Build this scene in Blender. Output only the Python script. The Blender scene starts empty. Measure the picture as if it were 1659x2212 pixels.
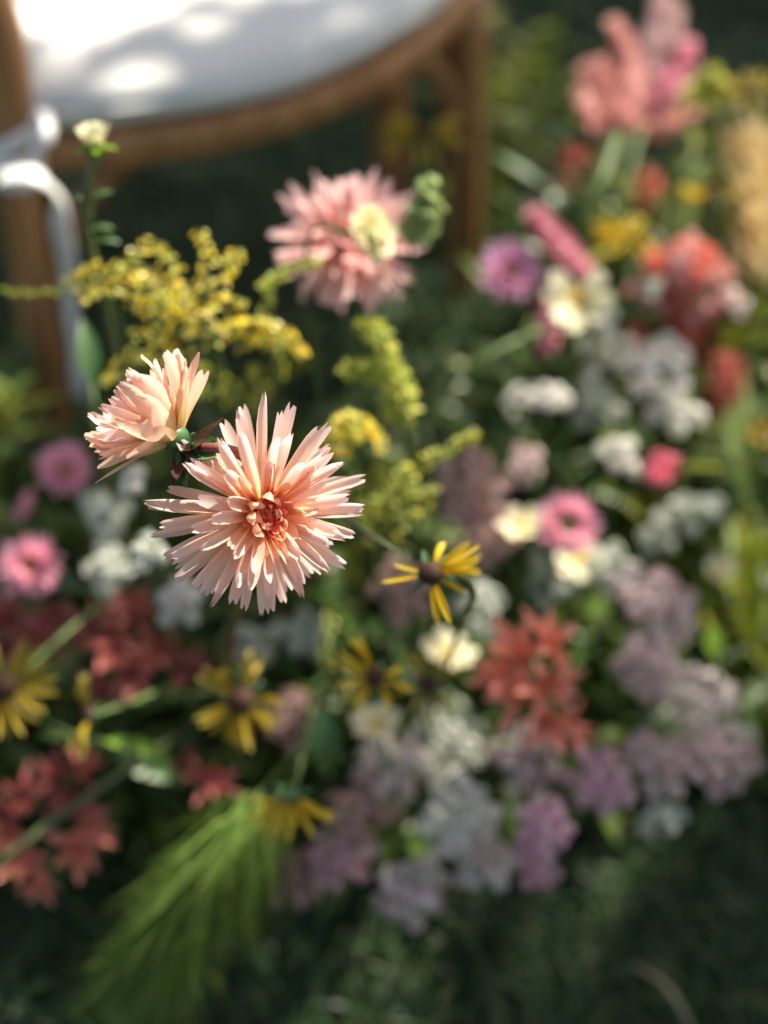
import bpy, math, random
import numpy as np
from mathutils import Vector, Matrix, Quaternion, noise
R = random.Random(7)
PI = math.pi
scene = bpy.context.scene
COL = scene.collection

# ------------------------------------------------------------------ camera
CAM = Vector((0.0, 0.0, 1.15))
PITCH = math.radians(45.0)
FPX, CX, CY = 3207.0, 829.5, 1106.0
RIGHT = Vector((1, 0, 0))
FWD = Vector((0, math.cos(PITCH), -math.sin(PITCH)))
UP = Vector((0, math.sin(PITCH), math.cos(PITCH)))
cam_data = bpy.data.cameras.new('camera')
cam = bpy.data.objects.new('camera', cam_data)
COL.objects.link(cam)
cam.location = CAM
cam.rotation_euler = (PI / 2 - PITCH, 0, 0)
cam_data.sensor_fit = 'HORIZONTAL'
cam_data.sensor_width = 36.0
cam_data.lens = 36.0 * FPX / 1659.0
cam_data.clip_start = 0.02
cam_data.clip_end = 500
cam_data.dof.use_dof = True
cam_data.dof.focus_distance = 0.693
cam_data.dof.aperture_fstop = 3.35
scene.camera = cam

# ------------------------------------------------------------------ sky, sun, exposure
SUN = Vector((0.42, 0.46, 0.78)).normalized()
world = bpy.data.worlds.new('World')
scene.world = world
world.use_nodes = True
wn = world.node_tree
wn.nodes.clear()
sky = wn.nodes.new('ShaderNodeTexSky')
sky.sky_type = 'NISHITA'
sky.sun_disc = False
sky.air_density = 1.0
sky.dust_density = 4.0
sky.ozone_density = 0.3
sky.sun_elevation = math.asin(SUN.z)
sky.sun_rotation = math.atan2(SUN.x, SUN.y)
bg = wn.nodes.new('ShaderNodeBackground')
bg.inputs['Strength'].default_value = 0.085
wo = wn.nodes.new('ShaderNodeOutputWorld')
wn.links.new(sky.outputs[0], bg.inputs['Color'])
wn.links.new(bg.outputs[0], wo.inputs['Surface'])
sl = bpy.data.lights.new('sun', 'SUN')
sl.energy = 5.0
sl.angle = math.radians(0.53)
sl.color = (1.0, 0.95, 0.87)
so = bpy.data.objects.new('sun', sl)
COL.objects.link(so)
so.location = (2, 2, 6)
so.rotation_euler = SUN.to_track_quat('Z', 'Y').to_euler()
scene.view_settings.view_transform = 'Standard'
scene.view_settings.look = 'None'
scene.view_settings.exposure = 1.32
scene.view_settings.use_white_balance = True
scene.view_settings.white_balance_temperature = 7300
scene.view_settings.white_balance_tint = 6
scene.view_settings.gamma = 1.0
scene.render.engine = 'CYCLES'
scene.cycles.use_denoising = True
scene.cycles.max_bounces = 10
scene.cycles.transmission_bounces = 6
scene.cycles.diffuse_bounces = 5
scene.render.film_transparent = False


# ------------------------------------------------------------------ helpers
def P(u, v, d):
    """point seen at (u, v) of the 1659 x 2212 picture, d metres along the view axis"""
    return CAM + (FWD + RIGHT * ((u - CX) / FPX) - UP * ((v - CY) / FPX)) * d


def PZ(u, v, z):
    r = FWD + RIGHT * ((u - CX) / FPX) - UP * ((v - CY) / FPX)
    return CAM + r * ((z - CAM.z) / r.z)


def CV(r, u, t):
    """direction given as right, up and towards the camera"""
    return (RIGHT * r + UP * u - FWD * t).normalized()


def mat(name, stops, trans=0.35, rough=0.55, spec=0.3, mode='uv', objvar=0.0, islvar=0.0, streak=0.0, bump=0.0):
    """stops: colours along the petal (mode uv), over loose pieces (mode island) or one colour"""
    m = bpy.data.materials.new(name)
    m.use_nodes = True
    nt = m.node_tree
    nt.nodes.clear()
    N, L = nt.nodes.new, nt.links.new
    out = N('ShaderNodeOutputMaterial')
    ramp = N('ShaderNodeValToRGB')
    els = ramp.color_ramp.elements
    if not isinstance(stops, list):
        stops = [(0.0, stops), (1.0, stops)]
    els[0].position, els[0].color = stops[0][0], (*stops[0][1], 1)
    els[1].position, els[1].color = stops[-1][0], (*stops[-1][1], 1)
    for p, c in stops[1:-1]:
        e = els.new(p)
        e.color = (*c, 1)
    geo = N('ShaderNodeNewGeometry')
    uvn = N('ShaderNodeUVMap')
    if mode == 'uv':
        sep = N('ShaderNodeSeparateXYZ')
        L(uvn.outputs[0], sep.inputs[0])
        L(sep.outputs['Y'], ramp.inputs[0])
    else:
        L(geo.outputs['Random Per Island'], ramp.inputs[0])
    col = ramp.outputs[0]
    hsv = N('ShaderNodeHueSaturation')
    L(col, hsv.inputs['Color'])
    val = None
    if objvar > 0 or islvar > 0:
        info = N('ShaderNodeObjectInfo')
        mr = N('ShaderNodeMapRange')
        amt = max(objvar, islvar)
        mr.inputs['To Min'].default_value = 1 - amt
        mr.inputs['To Max'].default_value = 1 + amt
        L(info.outputs['Random'] if objvar >= islvar else geo.outputs['Random Per Island'], mr.inputs['Value'])
        val = mr.outputs[0]
    if streak > 0:
        mp = N('ShaderNodeMapping')
        mp.inputs['Scale'].default_value = (14, 1.6, 1)
        L(uvn.outputs[0], mp.inputs['Vector'])
        nz = N('ShaderNodeTexNoise')
        nz.inputs['Scale'].default_value = 1.0
        nz.inputs['Detail'].default_value = 3
        L(mp.outputs[0], nz.inputs['Vector'])
        mr2 = N('ShaderNodeMapRange')
        mr2.inputs['From Min'].default_value = 0.3
        mr2.inputs['From Max'].default_value = 0.7
        mr2.inputs['To Min'].default_value = 1 - streak
        mr2.inputs['To Max'].default_value = 1 + streak
        L(nz.outputs['Fac'], mr2.inputs['Value'])
        if val is None:
            val = mr2.outputs[0]
        else:
            mu = N('ShaderNodeMath')
            mu.operation = 'MULTIPLY'
            L(val, mu.inputs[0])
            L(mr2.outputs[0], mu.inputs[1])
            val = mu.outputs[0]
    if val is not None:
        L(val, hsv.inputs['Value'])
    col = hsv.outputs[0]
    pr = N('ShaderNodeBsdfPrincipled')
    pr.inputs['Roughness'].default_value = rough
    pr.inputs['Specular IOR Level'].default_value = spec
    L(col, pr.inputs['Base Color'])
    if bump > 0 and streak > 0:
        b = N('ShaderNodeBump')
        b.inputs['Strength'].default_value = bump
        b.inputs['Distance'].default_value = 0.0006
        L(nz.outputs['Fac'], b.inputs['Height'])
        L(b.outputs[0], pr.inputs['Normal'])
    surf = pr.outputs[0]
    if trans > 0:
        tr = N('ShaderNodeBsdfTranslucent')
        L(col, tr.inputs['Color'])
        mx = N('ShaderNodeMixShader')
        mx.inputs[0].default_value = trans
        L(surf, mx.inputs[1])
        L(tr.outputs[0], mx.inputs[2])
        surf = mx.outputs[0]
    L(surf, out.inputs['Surface'])
    return m


class MB:
    """collects vertices, faces and uvs, then links ONE mesh object"""

    def __init__(s):
        s.v, s.f, s.uv = [], [], []

    def add(s, v, f, uv=None, M=None):
        o = len(s.v)
        if M is not None:
            v = [M @ Vector(p) for p in v]
        s.v.extend([tuple(p) for p in v])
        s.f.extend([tuple(i + o for i in q) for q in f])
        s.uv.extend(uv if uv else [(0.5, 0.5)] * len(v))

    def mesh(s, name, material, smooth=True):
        me = bpy.data.meshes.new(name)
        me.from_pydata(s.v, [], s.f)
        ul = me.uv_layers.new(name='UVMap')
        idx = np.empty(len(me.loops), dtype=np.int32)
        me.loops.foreach_get('vertex_index', idx)
        ul.data.foreach_set('uv', np.asarray(s.uv, dtype=np.float32)[idx].ravel())
        if smooth:
            me.polygons.foreach_set('use_smooth', np.ones(len(me.polygons), dtype=bool))
        me.materials.append(material)
        me.update()
        return me

    def build(s, name, material, parent=None, smooth=True, M=None):
        return link(name, s.mesh(name, material, smooth), parent, M)


def link(name, mesh, parent=None, M=None):
    o = bpy.data.objects.new(name, mesh)
    COL.objects.link(o)
    if parent is not None:
        o.parent = parent
    if M is not None:
        o.matrix_local = M
    return o


def tag(o, label=None, cat=None, group=None, kind=None):
    if label: o['label'] = label
    if cat: o['category'] = cat
    if group: o['group'] = group
    if kind: o['kind'] = kind
    return o


def thing(name, label, cat, loc, group=None):
    o = bpy.data.objects.new(name, None)
    COL.objects.link(o)
    o.location = loc
    o.empty_display_size = 0.02
    return tag(o, label, cat, group)


def catmull(pts, n=6):
    pts = [Vector(p) for p in pts]
    if len(pts) < 3:
        return [pts[0].lerp(pts[-1], i / n) for i in range(n + 1)]
    q = [pts[0] * 2 - pts[1]] + pts + [pts[-1] * 2 - pts[-2]]
    out = []
    for i in range(1, len(q) - 2):
        a, b, c, d = q[i - 1], q[i], q[i + 1], q[i + 2]
        for k in range(n):
            t = k / n
            out.append(0.5 * ((2 * b) + (c - a) * t + (2 * a - 5 * b + 4 * c - d) * t * t + (3 * b - a - 3 * c + d) * t ** 3))
    out.append(pts[-1])
    return out


def frame_of(n, spin=0.0):
    n = n.normalized()
    return n.to_track_quat('Z', 'Y').to_matrix().to_4x4() @ Matrix.Rotation(spin, 4, 'Z')


def tube(mb, pts, r0, r1=None, sides=6, cap=True, flat=1.0, n=5):
    c = catmull(pts, n)
    r1 = r0 if r1 is None else r1
    v, f, uv = [], [], []
    t = (c[1] - c[0]).normalized()
    a = t.orthogonal().normalized()
    for i, p in enumerate(c):
        t2 = (c[min(i + 1, len(c) - 1)] - c[max(i - 1, 0)]).normalized()
        a = (a - t2 * a.dot(t2)).normalized()
        b = t2.cross(a)
        r = r0 + (r1 - r0) * i / (len(c) - 1)
        for k in range(sides):
            w = 2 * PI * k / sides
            v.append(p + a * (math.cos(w) * r) + b * (math.sin(w) * r * flat))
            uv.append((k / sides, i / (len(c) - 1)))
        if i:
            o = (i - 1) * sides
            for k in range(sides):
                f.append((o + k, o + (k + 1) % sides, o + sides + (k + 1) % sides, o + sides + k))
    if cap:
        f.append(tuple(range(sides))[::-1])
        f.append(tuple(range(len(v) - sides, len(v))))
    mb.add(v, f, uv)
    return c


def petal(L, W, tip='notch', n=7, m=4, cup=0.3, curl=0.0, wmax=0.55, base=0.4, hook=0.0, twist=0.0, wave=0.0, seed=0):
    """a petal along +Y with its face towards +Z; curl < 0 bends the tip back, hook lifts the last fifth"""
    v, f, uv = [], [], []
    y = z = 0.0
    ang = 0.0
    ph = seed * 1.7
    for i in range(n + 1):
        t = i / n
        if i:
            ang = curl * t + (hook * ((t - 0.75) / 0.25) if t > 0.75 else 0)
            y += math.cos(ang) * L / n
            z += math.sin(ang) * L / n
        if t < wmax:
            w = base + (1 - base) * math.sin(PI / 2 * t / wmax)
        else:
            s = (t - wmax) / (1 - wmax)
            w = {'notch': 1 - 0.26 * s ** 2.8, 'taper': 1 - 0.6 * s ** 2.0, 'point': 1 - s ** 1.7 * 0.97, 'round': math.sqrt(max(0.0, 1 - 0.94 * s ** 2.6))}[tip]
        w *= W / 2
        tw = twist * t
        for k in range(m + 1):
            s = 2 * k / m - 1
            x = s * w
            zz = cup * w * (s * s * 1.5) * (1 - .55 * t) + wave * W * math.sin(ph + s * 2.4 + t * 7)
            yy = 0.0
            if tip in ('notch', 'taper') and t > 0.8:
                kk = (t - 0.8) / 0.2
                yy = -L * 0.07 * kk * ((0.9 if abs(s) < 0.1 else 0.55 if abs(s) > 0.9 else 0.0) + 0.22 * math.sin(ph + k * 2.1))
            xx = x * math.cos(tw) - zz * math.sin(tw)
            zz = x * math.sin(tw) + zz * math.cos(tw)
            v.append((xx, y + yy - math.sin(ang) * zz, z + math.cos(ang) * zz))
            uv.append((0.5 + 0.5 * s, t))
        if i:
            o = (i - 1) * (m + 1)
            for k in range(m):
                f.append((o + k, o + k + 1, o + m + 2 + k, o + m + 1 + k))
    return v, f, uv


def petal_mesh(name, material, **kw):
    mb = MB()
    mb.add(*petal(**kw))
    return mb.mesh(name, material)


def blob(mb, c, r, rz=None, seg=8, rings=5, bump=0.0, M=None, half=False):
    v, f, uv = [], [], []
    rz = rz or r
    lo = 0.0 if half else -PI / 2
    for i in range(rings + 1):
        a = lo + (PI / 2 - lo) * i / rings
        for k in range(seg):
            w = 2 * PI * k / seg
            q = 1 + bump * R.uniform(-1, 1)
            v.append(Vector((math.cos(w) * math.cos(a) * r * q, math.sin(w) * math.cos(a) * r * q, math.sin(a) * rz * q)))
            uv.append((k / seg, i / rings))
        if i:
            o = (i - 1) * seg
            for k in range(seg):
                f.append((o + k, o + (k + 1) % seg, o + seg + (k + 1) % seg, o + seg + k))
    c = Vector(c)
    v = [(M @ p if M is not None else p) + c for p in v]
    mb.add(v, f, uv)


def ground_base(h, spread=0.62):
    """where a stem of a head at h meets the ground, drawn in towards the middle of the bed"""
    y = h.y + 0.10
    y = max(y, 0.80)
    if h.x < 0.05: y = min(y, 1.06)
    return Vector((h.x * (0.92) + R.uniform(-0.02, 0.02), min(y, 1.5), -0.004))


def stem_to_ground(root, head, axis, r, material, first=None, name='stem'):
    b = root.location
    mb = MB()
    a = head - axis * 0.05 if first is None else first
    mid = a.lerp(b, 0.45) + Vector((R.uniform(-.012, .012), R.uniform(-.01, .02), 0.0))
    tube(mb, [head - b, a - b, mid - b, Vector((0, 0, 0))], r, r * 1.25)
    return mb.build(name, material, root)


# ------------------------------------------------------------------ materials
M = {}
M['peach'] = mat('peach_petal', [(0, (.91, .58, .22)), (.2, (.94, .62, .43)), (.6, (.955, .70, .605)), (1, (.935, .69, .68))], 0.6, .42, .35, objvar=.07, streak=.09, bump=.35)
M['peach_inner'] = mat('peach_inner_petal', [(0, (.88, .40, .12)), (.45, (.92, .50, .28)), (1, (.92, .58, .45))], .48, .42, .35, objvar=.07, streak=.08, bump=.3)
M['coral_heart'] = mat('coral_heart_petal', [(0, (.88, .20, .12)), (.6, (.90, .21, .15)), (1, (.92, .36, .27))], .4, .4, .3, objvar=.14, streak=.08)
M['cream_peach'] = mat('cream_peach_petal', [(0, (.86, .55, .08)), (.2, (.93, .72, .36)), (.5, (.94, .72, .55)), (1, (.92, .58, .48))], .45, .42, .35, objvar=.06, streak=.08, bump=.3)
M['rose_peach'] = mat('rose_peach_petal', [(0, (.78, .34, .25)), (.4, (.79, .43, .39)), (1, (.80, .56, .58))], .45, .5, .25, objvar=.08, streak=.06)
M['calyx'] = mat('calyx_green', [(0, (.05, .13, .05)), (1, (.10, .20, .09))], .15, .4, .4, objvar=.2)
M['calyx_brown'] = mat('calyx_brown', [(0, (.10, .05, .04)), (1, (.09, .035, .035))], .2, .5, .3)
M['brown_stem'] = mat('brown_stem', (.19, .06, .045), 0, .38, .4, streak=.25)
M['stem'] = mat('green_stem', (.085, .135, .04), .1, .45, .35, streak=.2, objvar=.25)
M['pale_stem'] = mat('pale_green_stem', (.14, .165, .075), .1, .45, .35, streak=.15, objvar=.15)
M['stem_dark'] = mat('dark_green_stem', (.06, .10, .03), .1, .5, .3, streak=.2, objvar=.2)
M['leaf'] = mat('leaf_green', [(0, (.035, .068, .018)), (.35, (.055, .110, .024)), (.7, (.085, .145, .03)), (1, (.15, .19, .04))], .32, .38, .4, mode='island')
M['leaf_light'] = mat('leaf_yellow_green', [(0, (.12, .19, .02)), (.5, (.23, .28, .035)), (1, (.40, .38, .06))], 0.5, .4, .35, mode='island')  # yellow-green leaves, brightened in colour in place of sun along the edge
M['single_leaf'] = mat('single_leaf', [(0, (.04, .10, .03)), (1, (.05, .12, .035))], .25, .4, .4, streak=.15)
M['lime_leaf'] = mat('lime_leaf', [(0, (.20, .36, .04)), (1, (.26, .42, .05))], .45, .4, .4, streak=.1)
M['aster'] = mat('pink_aster_petal', [(0, (.84, .34, .44)), (.5, (.88, .44, .56)), (1, (.90, .56, .66))], .35, .5, .25, mode='island')
M['aster_hot'] = mat('hot_pink_petal', [(0, (.70, .16, .22)), (.5, (.75, .22, .32)), (1, (.78, .32, .42))], .35, .5, .25, mode='island')
M['aster_purple'] = mat('purple_aster_petal', [(0, (.72, .33, .50)), (.5, (.76, .40, .60)), (1, (.78, .48, .70))], .4, .5, .25, mode='island')
M['disc'] = mat('yellow_disc', [(0, (.42, .22, .04)), (1, (.55, .34, .08))], .1, .7, .2, mode='island')
M['disc_green'] = mat('green_disc', [(0, (.20, .24, .05)), (1, (.40, .36, .16))], .1, .7, .2, mode='island')
M['dark_disc'] = mat('dark_brown_cone', [(0, (.035, .018, .014)), (1, (.07, .03, .018))], 0, .7, .25, mode='island')
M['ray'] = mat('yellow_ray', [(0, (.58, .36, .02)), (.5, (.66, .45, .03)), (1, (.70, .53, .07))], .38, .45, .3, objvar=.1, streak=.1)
M['ray_shaded'] = mat('shaded_yellow_ray', [(0, (.38, .26, .03)), (.5, (.46, .33, .04)), (1, (.50, .40, .08))], .38, .45, .3, objvar=.12, streak=.1)  # darker copy of the ray colour, shade put into the petals
M['cream'] = mat('cream_petal', [(0, (.85, .70, .18)), (.3, (.87, .80, .50)), (1, (.88, .84, .64))], .38, .45, .3, objvar=.05, streak=.06)
M['yolk'] = mat('yolk_yellow', [(0, (.70, .40, .02)), (1, (.80, .52, .04))], .1, .6, .3, mode='island')
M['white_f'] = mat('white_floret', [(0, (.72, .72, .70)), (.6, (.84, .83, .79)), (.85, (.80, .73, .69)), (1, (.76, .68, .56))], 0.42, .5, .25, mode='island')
M['white_dim'] = mat('white_grey_shaded_floret', [(0, (.42, .47, .40)), (.5, (.64, .67, .61)), (1, (.74, .75, .70))], 0.42, .5, .25, mode='island')  # grey heads, and white ones with shade put into the colour
M['mixed_f'] = mat('white_and_mauve_floret', [(0, (.80, .78, .74)), (.5, (.78, .72, .70)), (.8, (.70, .52, .54)), (1, (.56, .36, .36))], 0.42, .5, .25, mode='island')
M['mauve_f'] = mat('mauve_floret', [(0, (.54, .34, .36)), (.4, (.69, .50, .53)), (.75, (.76, .60, .62)), (1, (.80, .75, .72))], 0.42, .5, .25, mode='island')
M['violet_f'] = mat('violet_floret', [(0, (.64, .32, .45)), (.6, (.76, .48, .58)), (1, (.80, .69, .70))], 0.42, .5, .25, mode='island')
M['dusty_f'] = mat('dusty_pink_floret', [(0, (.48, .26, .24)), (.5, (.64, .40, .38)), (1, (.70, .52, .52))], 0.42, .5, .25, mode='island')
M['grey_mauve_f'] = mat('grey_mauve_floret', [(0, (.42, .36, .38)), (.5, (.58, .50, .53)), (1, (.68, .58, .61))], 0.42, .5, .25, mode='island')
M['gold'] = mat('goldenrod_floret', [(0, (.60, .64, .13)), (.22, (.93, .86, .24)), (.65, (.95, .76, .06)), (.88, (.94, .60, .03)), (1, (.95, .93, .55))], 0.45, .25, .6, mode='island')
M['gold_green'] = mat('green_goldenrod_floret', [(0, (.24, .30, .05)), (.55, (.48, .50, .08)), (1, (.70, .58, .08))], .3, .35, .45, mode='island')
M['amaranth'] = mat('green_amaranth_floret', [(0, (.28, .36, .06)), (.5, (.48, .54, .11)), (1, (.66, .60, .12))], .3, .45, .35, mode='island')
M['hop'] = mat('pale_green_bract', [(0, (.26, .36, .12)), (1, (.46, .54, .26))], .35, .45, .35, mode='island')
M['celosia'] = mat('pink_celosia_bract', [(0, (.76, .36, .32)), (.5, (.84, .48, .44)), (.8, (.80, .54, .55)), (1, (.90, .72, .68))], .35, .22, .6, mode='island')
M['celosia_pink'] = mat('rose_celosia_bract', [(0, (.66, .22, .32)), (.5, (.76, .34, .44)), (1, (.84, .54, .60))], .35, .4, .4, mode='island')
M['celosia_mauve'] = mat('mauve_celosia_bract', [(0, (.56, .36, .38)), (.5, (.70, .50, .50)), (1, (.80, .66, .66))], .35, .4, .4, mode='island')
M['celosia_coral'] = mat('coral_celosia_bract', [(0, (.70, .18, .13)), (.5, (.80, .28, .22)), (1, (.84, .44, .38))], .35, .45, .35, mode='island')
M['celosia_red'] = mat('dark_red_celosia_bract', [(0, (.34, .08, .06)), (.5, (.48, .14, .11)), (1, (.58, .24, .20))], .3, .45, .3, mode='island')
M['star_coral'] = mat('coral_star_petal', [(0, (.62, .17, .10)), (.5, (.80, .26, .19)), (1, (.86, .38, .29))], .35, .5, .25, objvar=.10, streak=.25)
M['star_red'] = mat('dark_red_star_petal', [(0, (.26, .06, .05)), (.5, (.38, .10, .09)), (1, (.46, .17, .16))], .35, .5, .25, objvar=.14, streak=.25)
M['feather'] = mat('green_bristle', [(0, (.06, .13, .02)), (.5, (.13, .22, .04)), (1, (.24, .33, .09))], .35, .6, .1, mode='island')
M['tan'] = mat('tan_bristle', [(0, (.55, .40, .16)), (.5, (.72, .56, .28)), (1, (.82, .70, .48))], .4, .45, .3, mode='island')
M['grass'] = mat('grass_blade', [(0, (.015, .046, .022)), (.4, (.026, .074, .029)), (.75, (.045, .105, .035)), (.9, (.08, .14, .045)), (1, (.16, .14, .075))], .35, .42, .35, mode='island')
M['straw'] = mat('dry_straw', (.42, .36, .24), .25, .5, .3, streak=.2)


def wood_mat():
    m = bpy.data.materials.new('chair_wood')
    m.use_nodes = True
    nt = m.node_tree
    N, L = nt.nodes.new, nt.links.new
    pr = nt.nodes['Principled BSDF']
    tc = N('ShaderNodeTexCoord')
    mp = N('ShaderNodeMapping')
    mp.inputs['Scale'].default_value = (38, 38, 3.2)
    L(tc.outputs['Object'], mp.inputs['Vector'])
    nz = N('ShaderNodeTexNoise')
    nz.inputs['Scale'].default_value = 1.4
    nz.inputs['Detail'].default_value = 6
    nz.inputs['Distortion'].default_value = 0.8
    L(mp.outputs[0], nz.inputs['Vector'])
    rp = N('ShaderNodeValToRGB')
    rp.color_ramp.elements[0].position = .3
    rp.color_ramp.elements[0].color = (.24, .105, .040, 1)
    rp.color_ramp.elements[1].position = .72
    rp.color_ramp.elements[1].color = (.50, .245, .105, 1)
    L(nz.outputs['Fac'], rp.inputs[0])
    L(rp.outputs[0], pr.inputs['Base Color'])
    pr.inputs['Roughness'].default_value = .48
    bp = N('ShaderNodeBump')
    bp.inputs['Strength'].default_value = .15
    bp.inputs['Distance'].default_value = .001
    L(nz.outputs['Fac'], bp.inputs['Height'])
    L(bp.outputs[0], pr.inputs['Normal'])
    return m


def cloth_mat(name, c, rough, sheen, scale, satin=False):
    m = bpy.data.materials.new(name)
    m.use_nodes = True
    nt = m.node_tree
    N, L = nt.nodes.new, nt.links.new
    pr = nt.nodes['Principled BSDF']
    pr.inputs['Base Color'].default_value = (*c, 1)
    pr.inputs['Roughness'].default_value = rough
    pr.inputs['Sheen Weight'].default_value = sheen
    tc = N('ShaderNodeTexCoord')
    nz = N('ShaderNodeTexNoise')
    nz.inputs['Scale'].default_value = scale
    nz.inputs['Detail'].default_value = 4
    L(tc.outputs['Object'], nz.inputs['Vector'])
    bp = N('ShaderNodeBump')
    bp.inputs['Strength'].default_value = .25
    bp.inputs['Distance'].default_value = .003
    L(nz.outputs['Fac'], bp.inputs['Height'])
    L(bp.outputs[0], pr.inputs['Normal'])
    return m


M['wood'] = wood_mat()
M['cushion'] = cloth_mat('white_canvas', (.69, .685, .67), .85, .15, 60)
M['ribbon'] = cloth_mat('white_satin', (.80, .79, .79), .33, .3, 40)


def soil_mat():
    m = bpy.data.materials.new('lawn_soil')
    m.use_nodes = True
    nt = m.node_tree
    N, L = nt.nodes.new, nt.links.new
    pr = nt.nodes['Principled BSDF']
    tc = N('ShaderNodeTexCoord')
    nz = N('ShaderNodeTexNoise')
    nz.inputs['Scale'].default_value = 22
    nz.inputs['Detail'].default_value = 8
    L(tc.outputs['Object'], nz.inputs['Vector'])
    rp = N('ShaderNodeValToRGB')
    rp.color_ramp.elements[0].position = .35
    rp.color_ramp.elements[0].color = (.016, .030, .014, 1)
    rp.color_ramp.elements[1].position = .7
    rp.color_ramp.elements[1].color = (.035, .062, .024, 1)
    L(nz.outputs['Fac'], rp.inputs[0])
    L(rp.outputs[0], pr.inputs['Base Color'])
    pr.inputs['Roughness'].default_value = .95
    return m


# ------------------------------------------------------------------ the ground
mb = MB()
n = 24
gv = [(-60 + 120 * (i / n), -60 + 120 * (j / n), 0) for j in range(n + 1) for i in range(n + 1)]
gf = [(j * (n + 1) + i, j * (n + 1) + i + 1, (j + 1) * (n + 1) + i + 1, (j + 1) * (n + 1) + i) for j in range(n) for i in range(n)]
mb.add(gv, gf)
tag(mb.build('lawn', soil_mat()), 'dark green lawn under the flower bed', 'lawn', kind='structure')

# grass blades, one mesh
rng = np.random.default_rng(3)
NB = 70000
bx = rng.uniform(-1.05, 1.05, NB)
by = rng.uniform(0.25, 3.4, NB)
clump = np.array([noise.noise(Vector((x * 7, y * 7, 0))) for x, y in zip(bx, by)])
hh = rng.uniform(.022, .072, NB) * (1 + .6 * clump)
az = rng.uniform(0, 2 * PI, NB) * .75 + clump * 4
lean = rng.uniform(.25, 1.25, NB)
ww = rng.uniform(.0011, .0024, NB)
cx, sx = np.cos(az), np.sin(az)
V = np.zeros((NB, 7, 3))
for k, t in enumerate((0, .4, .75)):
    r = hh * lean * t ** 1.7
    z = hh * t * (1 - .25 * lean * t)
    wk = ww * (1 - t * .45)
    V[:, 2 * k, 0] = bx + cx * r - sx * wk; V[:, 2 * k, 1] = by + sx * r + cx * wk; V[:, 2 * k, 2] = z
    V[:, 2 * k + 1, 0] = bx + cx * r + sx * wk; V[:, 2 * k + 1, 1] = by + sx * r - cx * wk; V[:, 2 * k + 1, 2] = z
V[:, 6, 0] = bx + cx * hh * lean; V[:, 6, 1] = by + sx * hh * lean; V[:, 6, 2] = np.maximum(hh * (1 - .35 * lean), .004)
V[:, :2, 2] = -.003
loops = (np.arange(NB)[:, None] * 7 + np.array([0, 1, 3, 2, 2, 3, 5, 4, 4, 5, 6])[None, :]).ravel().astype(np.int32)
gm = bpy.data.meshes.new('grass')
gm.vertices.add(NB * 7)
gm.vertices.foreach_set('co', V.ravel())
gm.loops.add(len(loops))
gm.loops.foreach_set('vertex_index', loops)
gm.polygons.add(NB * 3)
st = (np.arange(NB)[:, None] * 11 + np.array([0, 4, 8])[None, :]).ravel().astype(np.int32)
gm.polygons.foreach_set('loop_start', st)
gm.materials.append(M['grass'])
gm.update(calc_edges=True)
tag(link('grass', gm), 'short dark green grass of the shaded lawn', 'grass', kind='stuff')

# ------------------------------------------------------------------ added tree (unseen), crown shaped to block and pass the sun
LIT = [  # (u, v, depth, radius) of the gaps left for sun in the added crown
    (565, 1105, .70, .066), (330, 890, .70, .07), (640, 1000, .70, .06), (420, 960, .70, .06), (330, 620, .94, .07), (450, 640, .94, .07), (200, 620, .94, .06), (610, 730, .95, .05),
    (340, 740, .94, .05), (740, 500, 1.0, .045), (800, 600, 1.0, .035), (200, 320, .9, .04), (110, 300, 1.28, .03, .6), (175, 50, 1.40, .052), (640, 40, 1.45, .09, .62),
    (1360, 200, 1.5, .085), (1440, 120, 1.5, .05), (1255, 650, 1.2, .035), (1200, 510, 1.25, .035), (1610, 450, 1.35, .09),
    (1600, 200, 1.4, .06), (1450, 590, 1.35, .045), (1090, 230, 2.1, .06, .3), (1405, 1030, 1.2, .03), (1640, 900, 1.3, .05, .1), (1600, 760, 1.36, .05), (1500, 620, 1.34, .05), (1540, 480, 1.38, .05, .3), (1590, 1010, 1.32, .05, .3), (1610, 1250, 1.28, .04, .3),
    (1640, 1250, 1.3, .04, .1), (830, 760, 1.0, .035), (1100, 590, 1.25, .028), (1530, 900, 1.3, .04), (760, 930, .95, .03),
    (1300, 420, 1.4, .05), (950, 1210, .80, .02), (1540, 1390, 1.2, .015), (30, 150, 1.2, .04), (400, 680, .96, .07), (270, 640, .95, .06), (500, 600, .95, .06), (1050, 380, 1.8, .06),  (1580, 330, 1.38, .07), (870, 830, 1.0, .035), (1620, 620, 1.36, .06), (130, 400, 1.27, .02), (900, 1760, 1.1, .12, .74), (1300, 1660, 1.1, .14, .74), (1420, 1380, 1.15, .10, .6), (1350, 850, 1.26, .10, .55), (1050, 1100, 1.16, .08, .6), (140, 500, 1.31, .03, .3), (150, 640, 1.39, .03, .45), (1005, 260, 1.64, .04, .3), (1226, 1130, 1.12, .03, .3), (1226, 1130, 1.12, .02), (330, 640, .95, .10), 
]
lit = [(P(q[0], q[1], q[2]), *q[3:]) for q in LIT]


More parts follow.
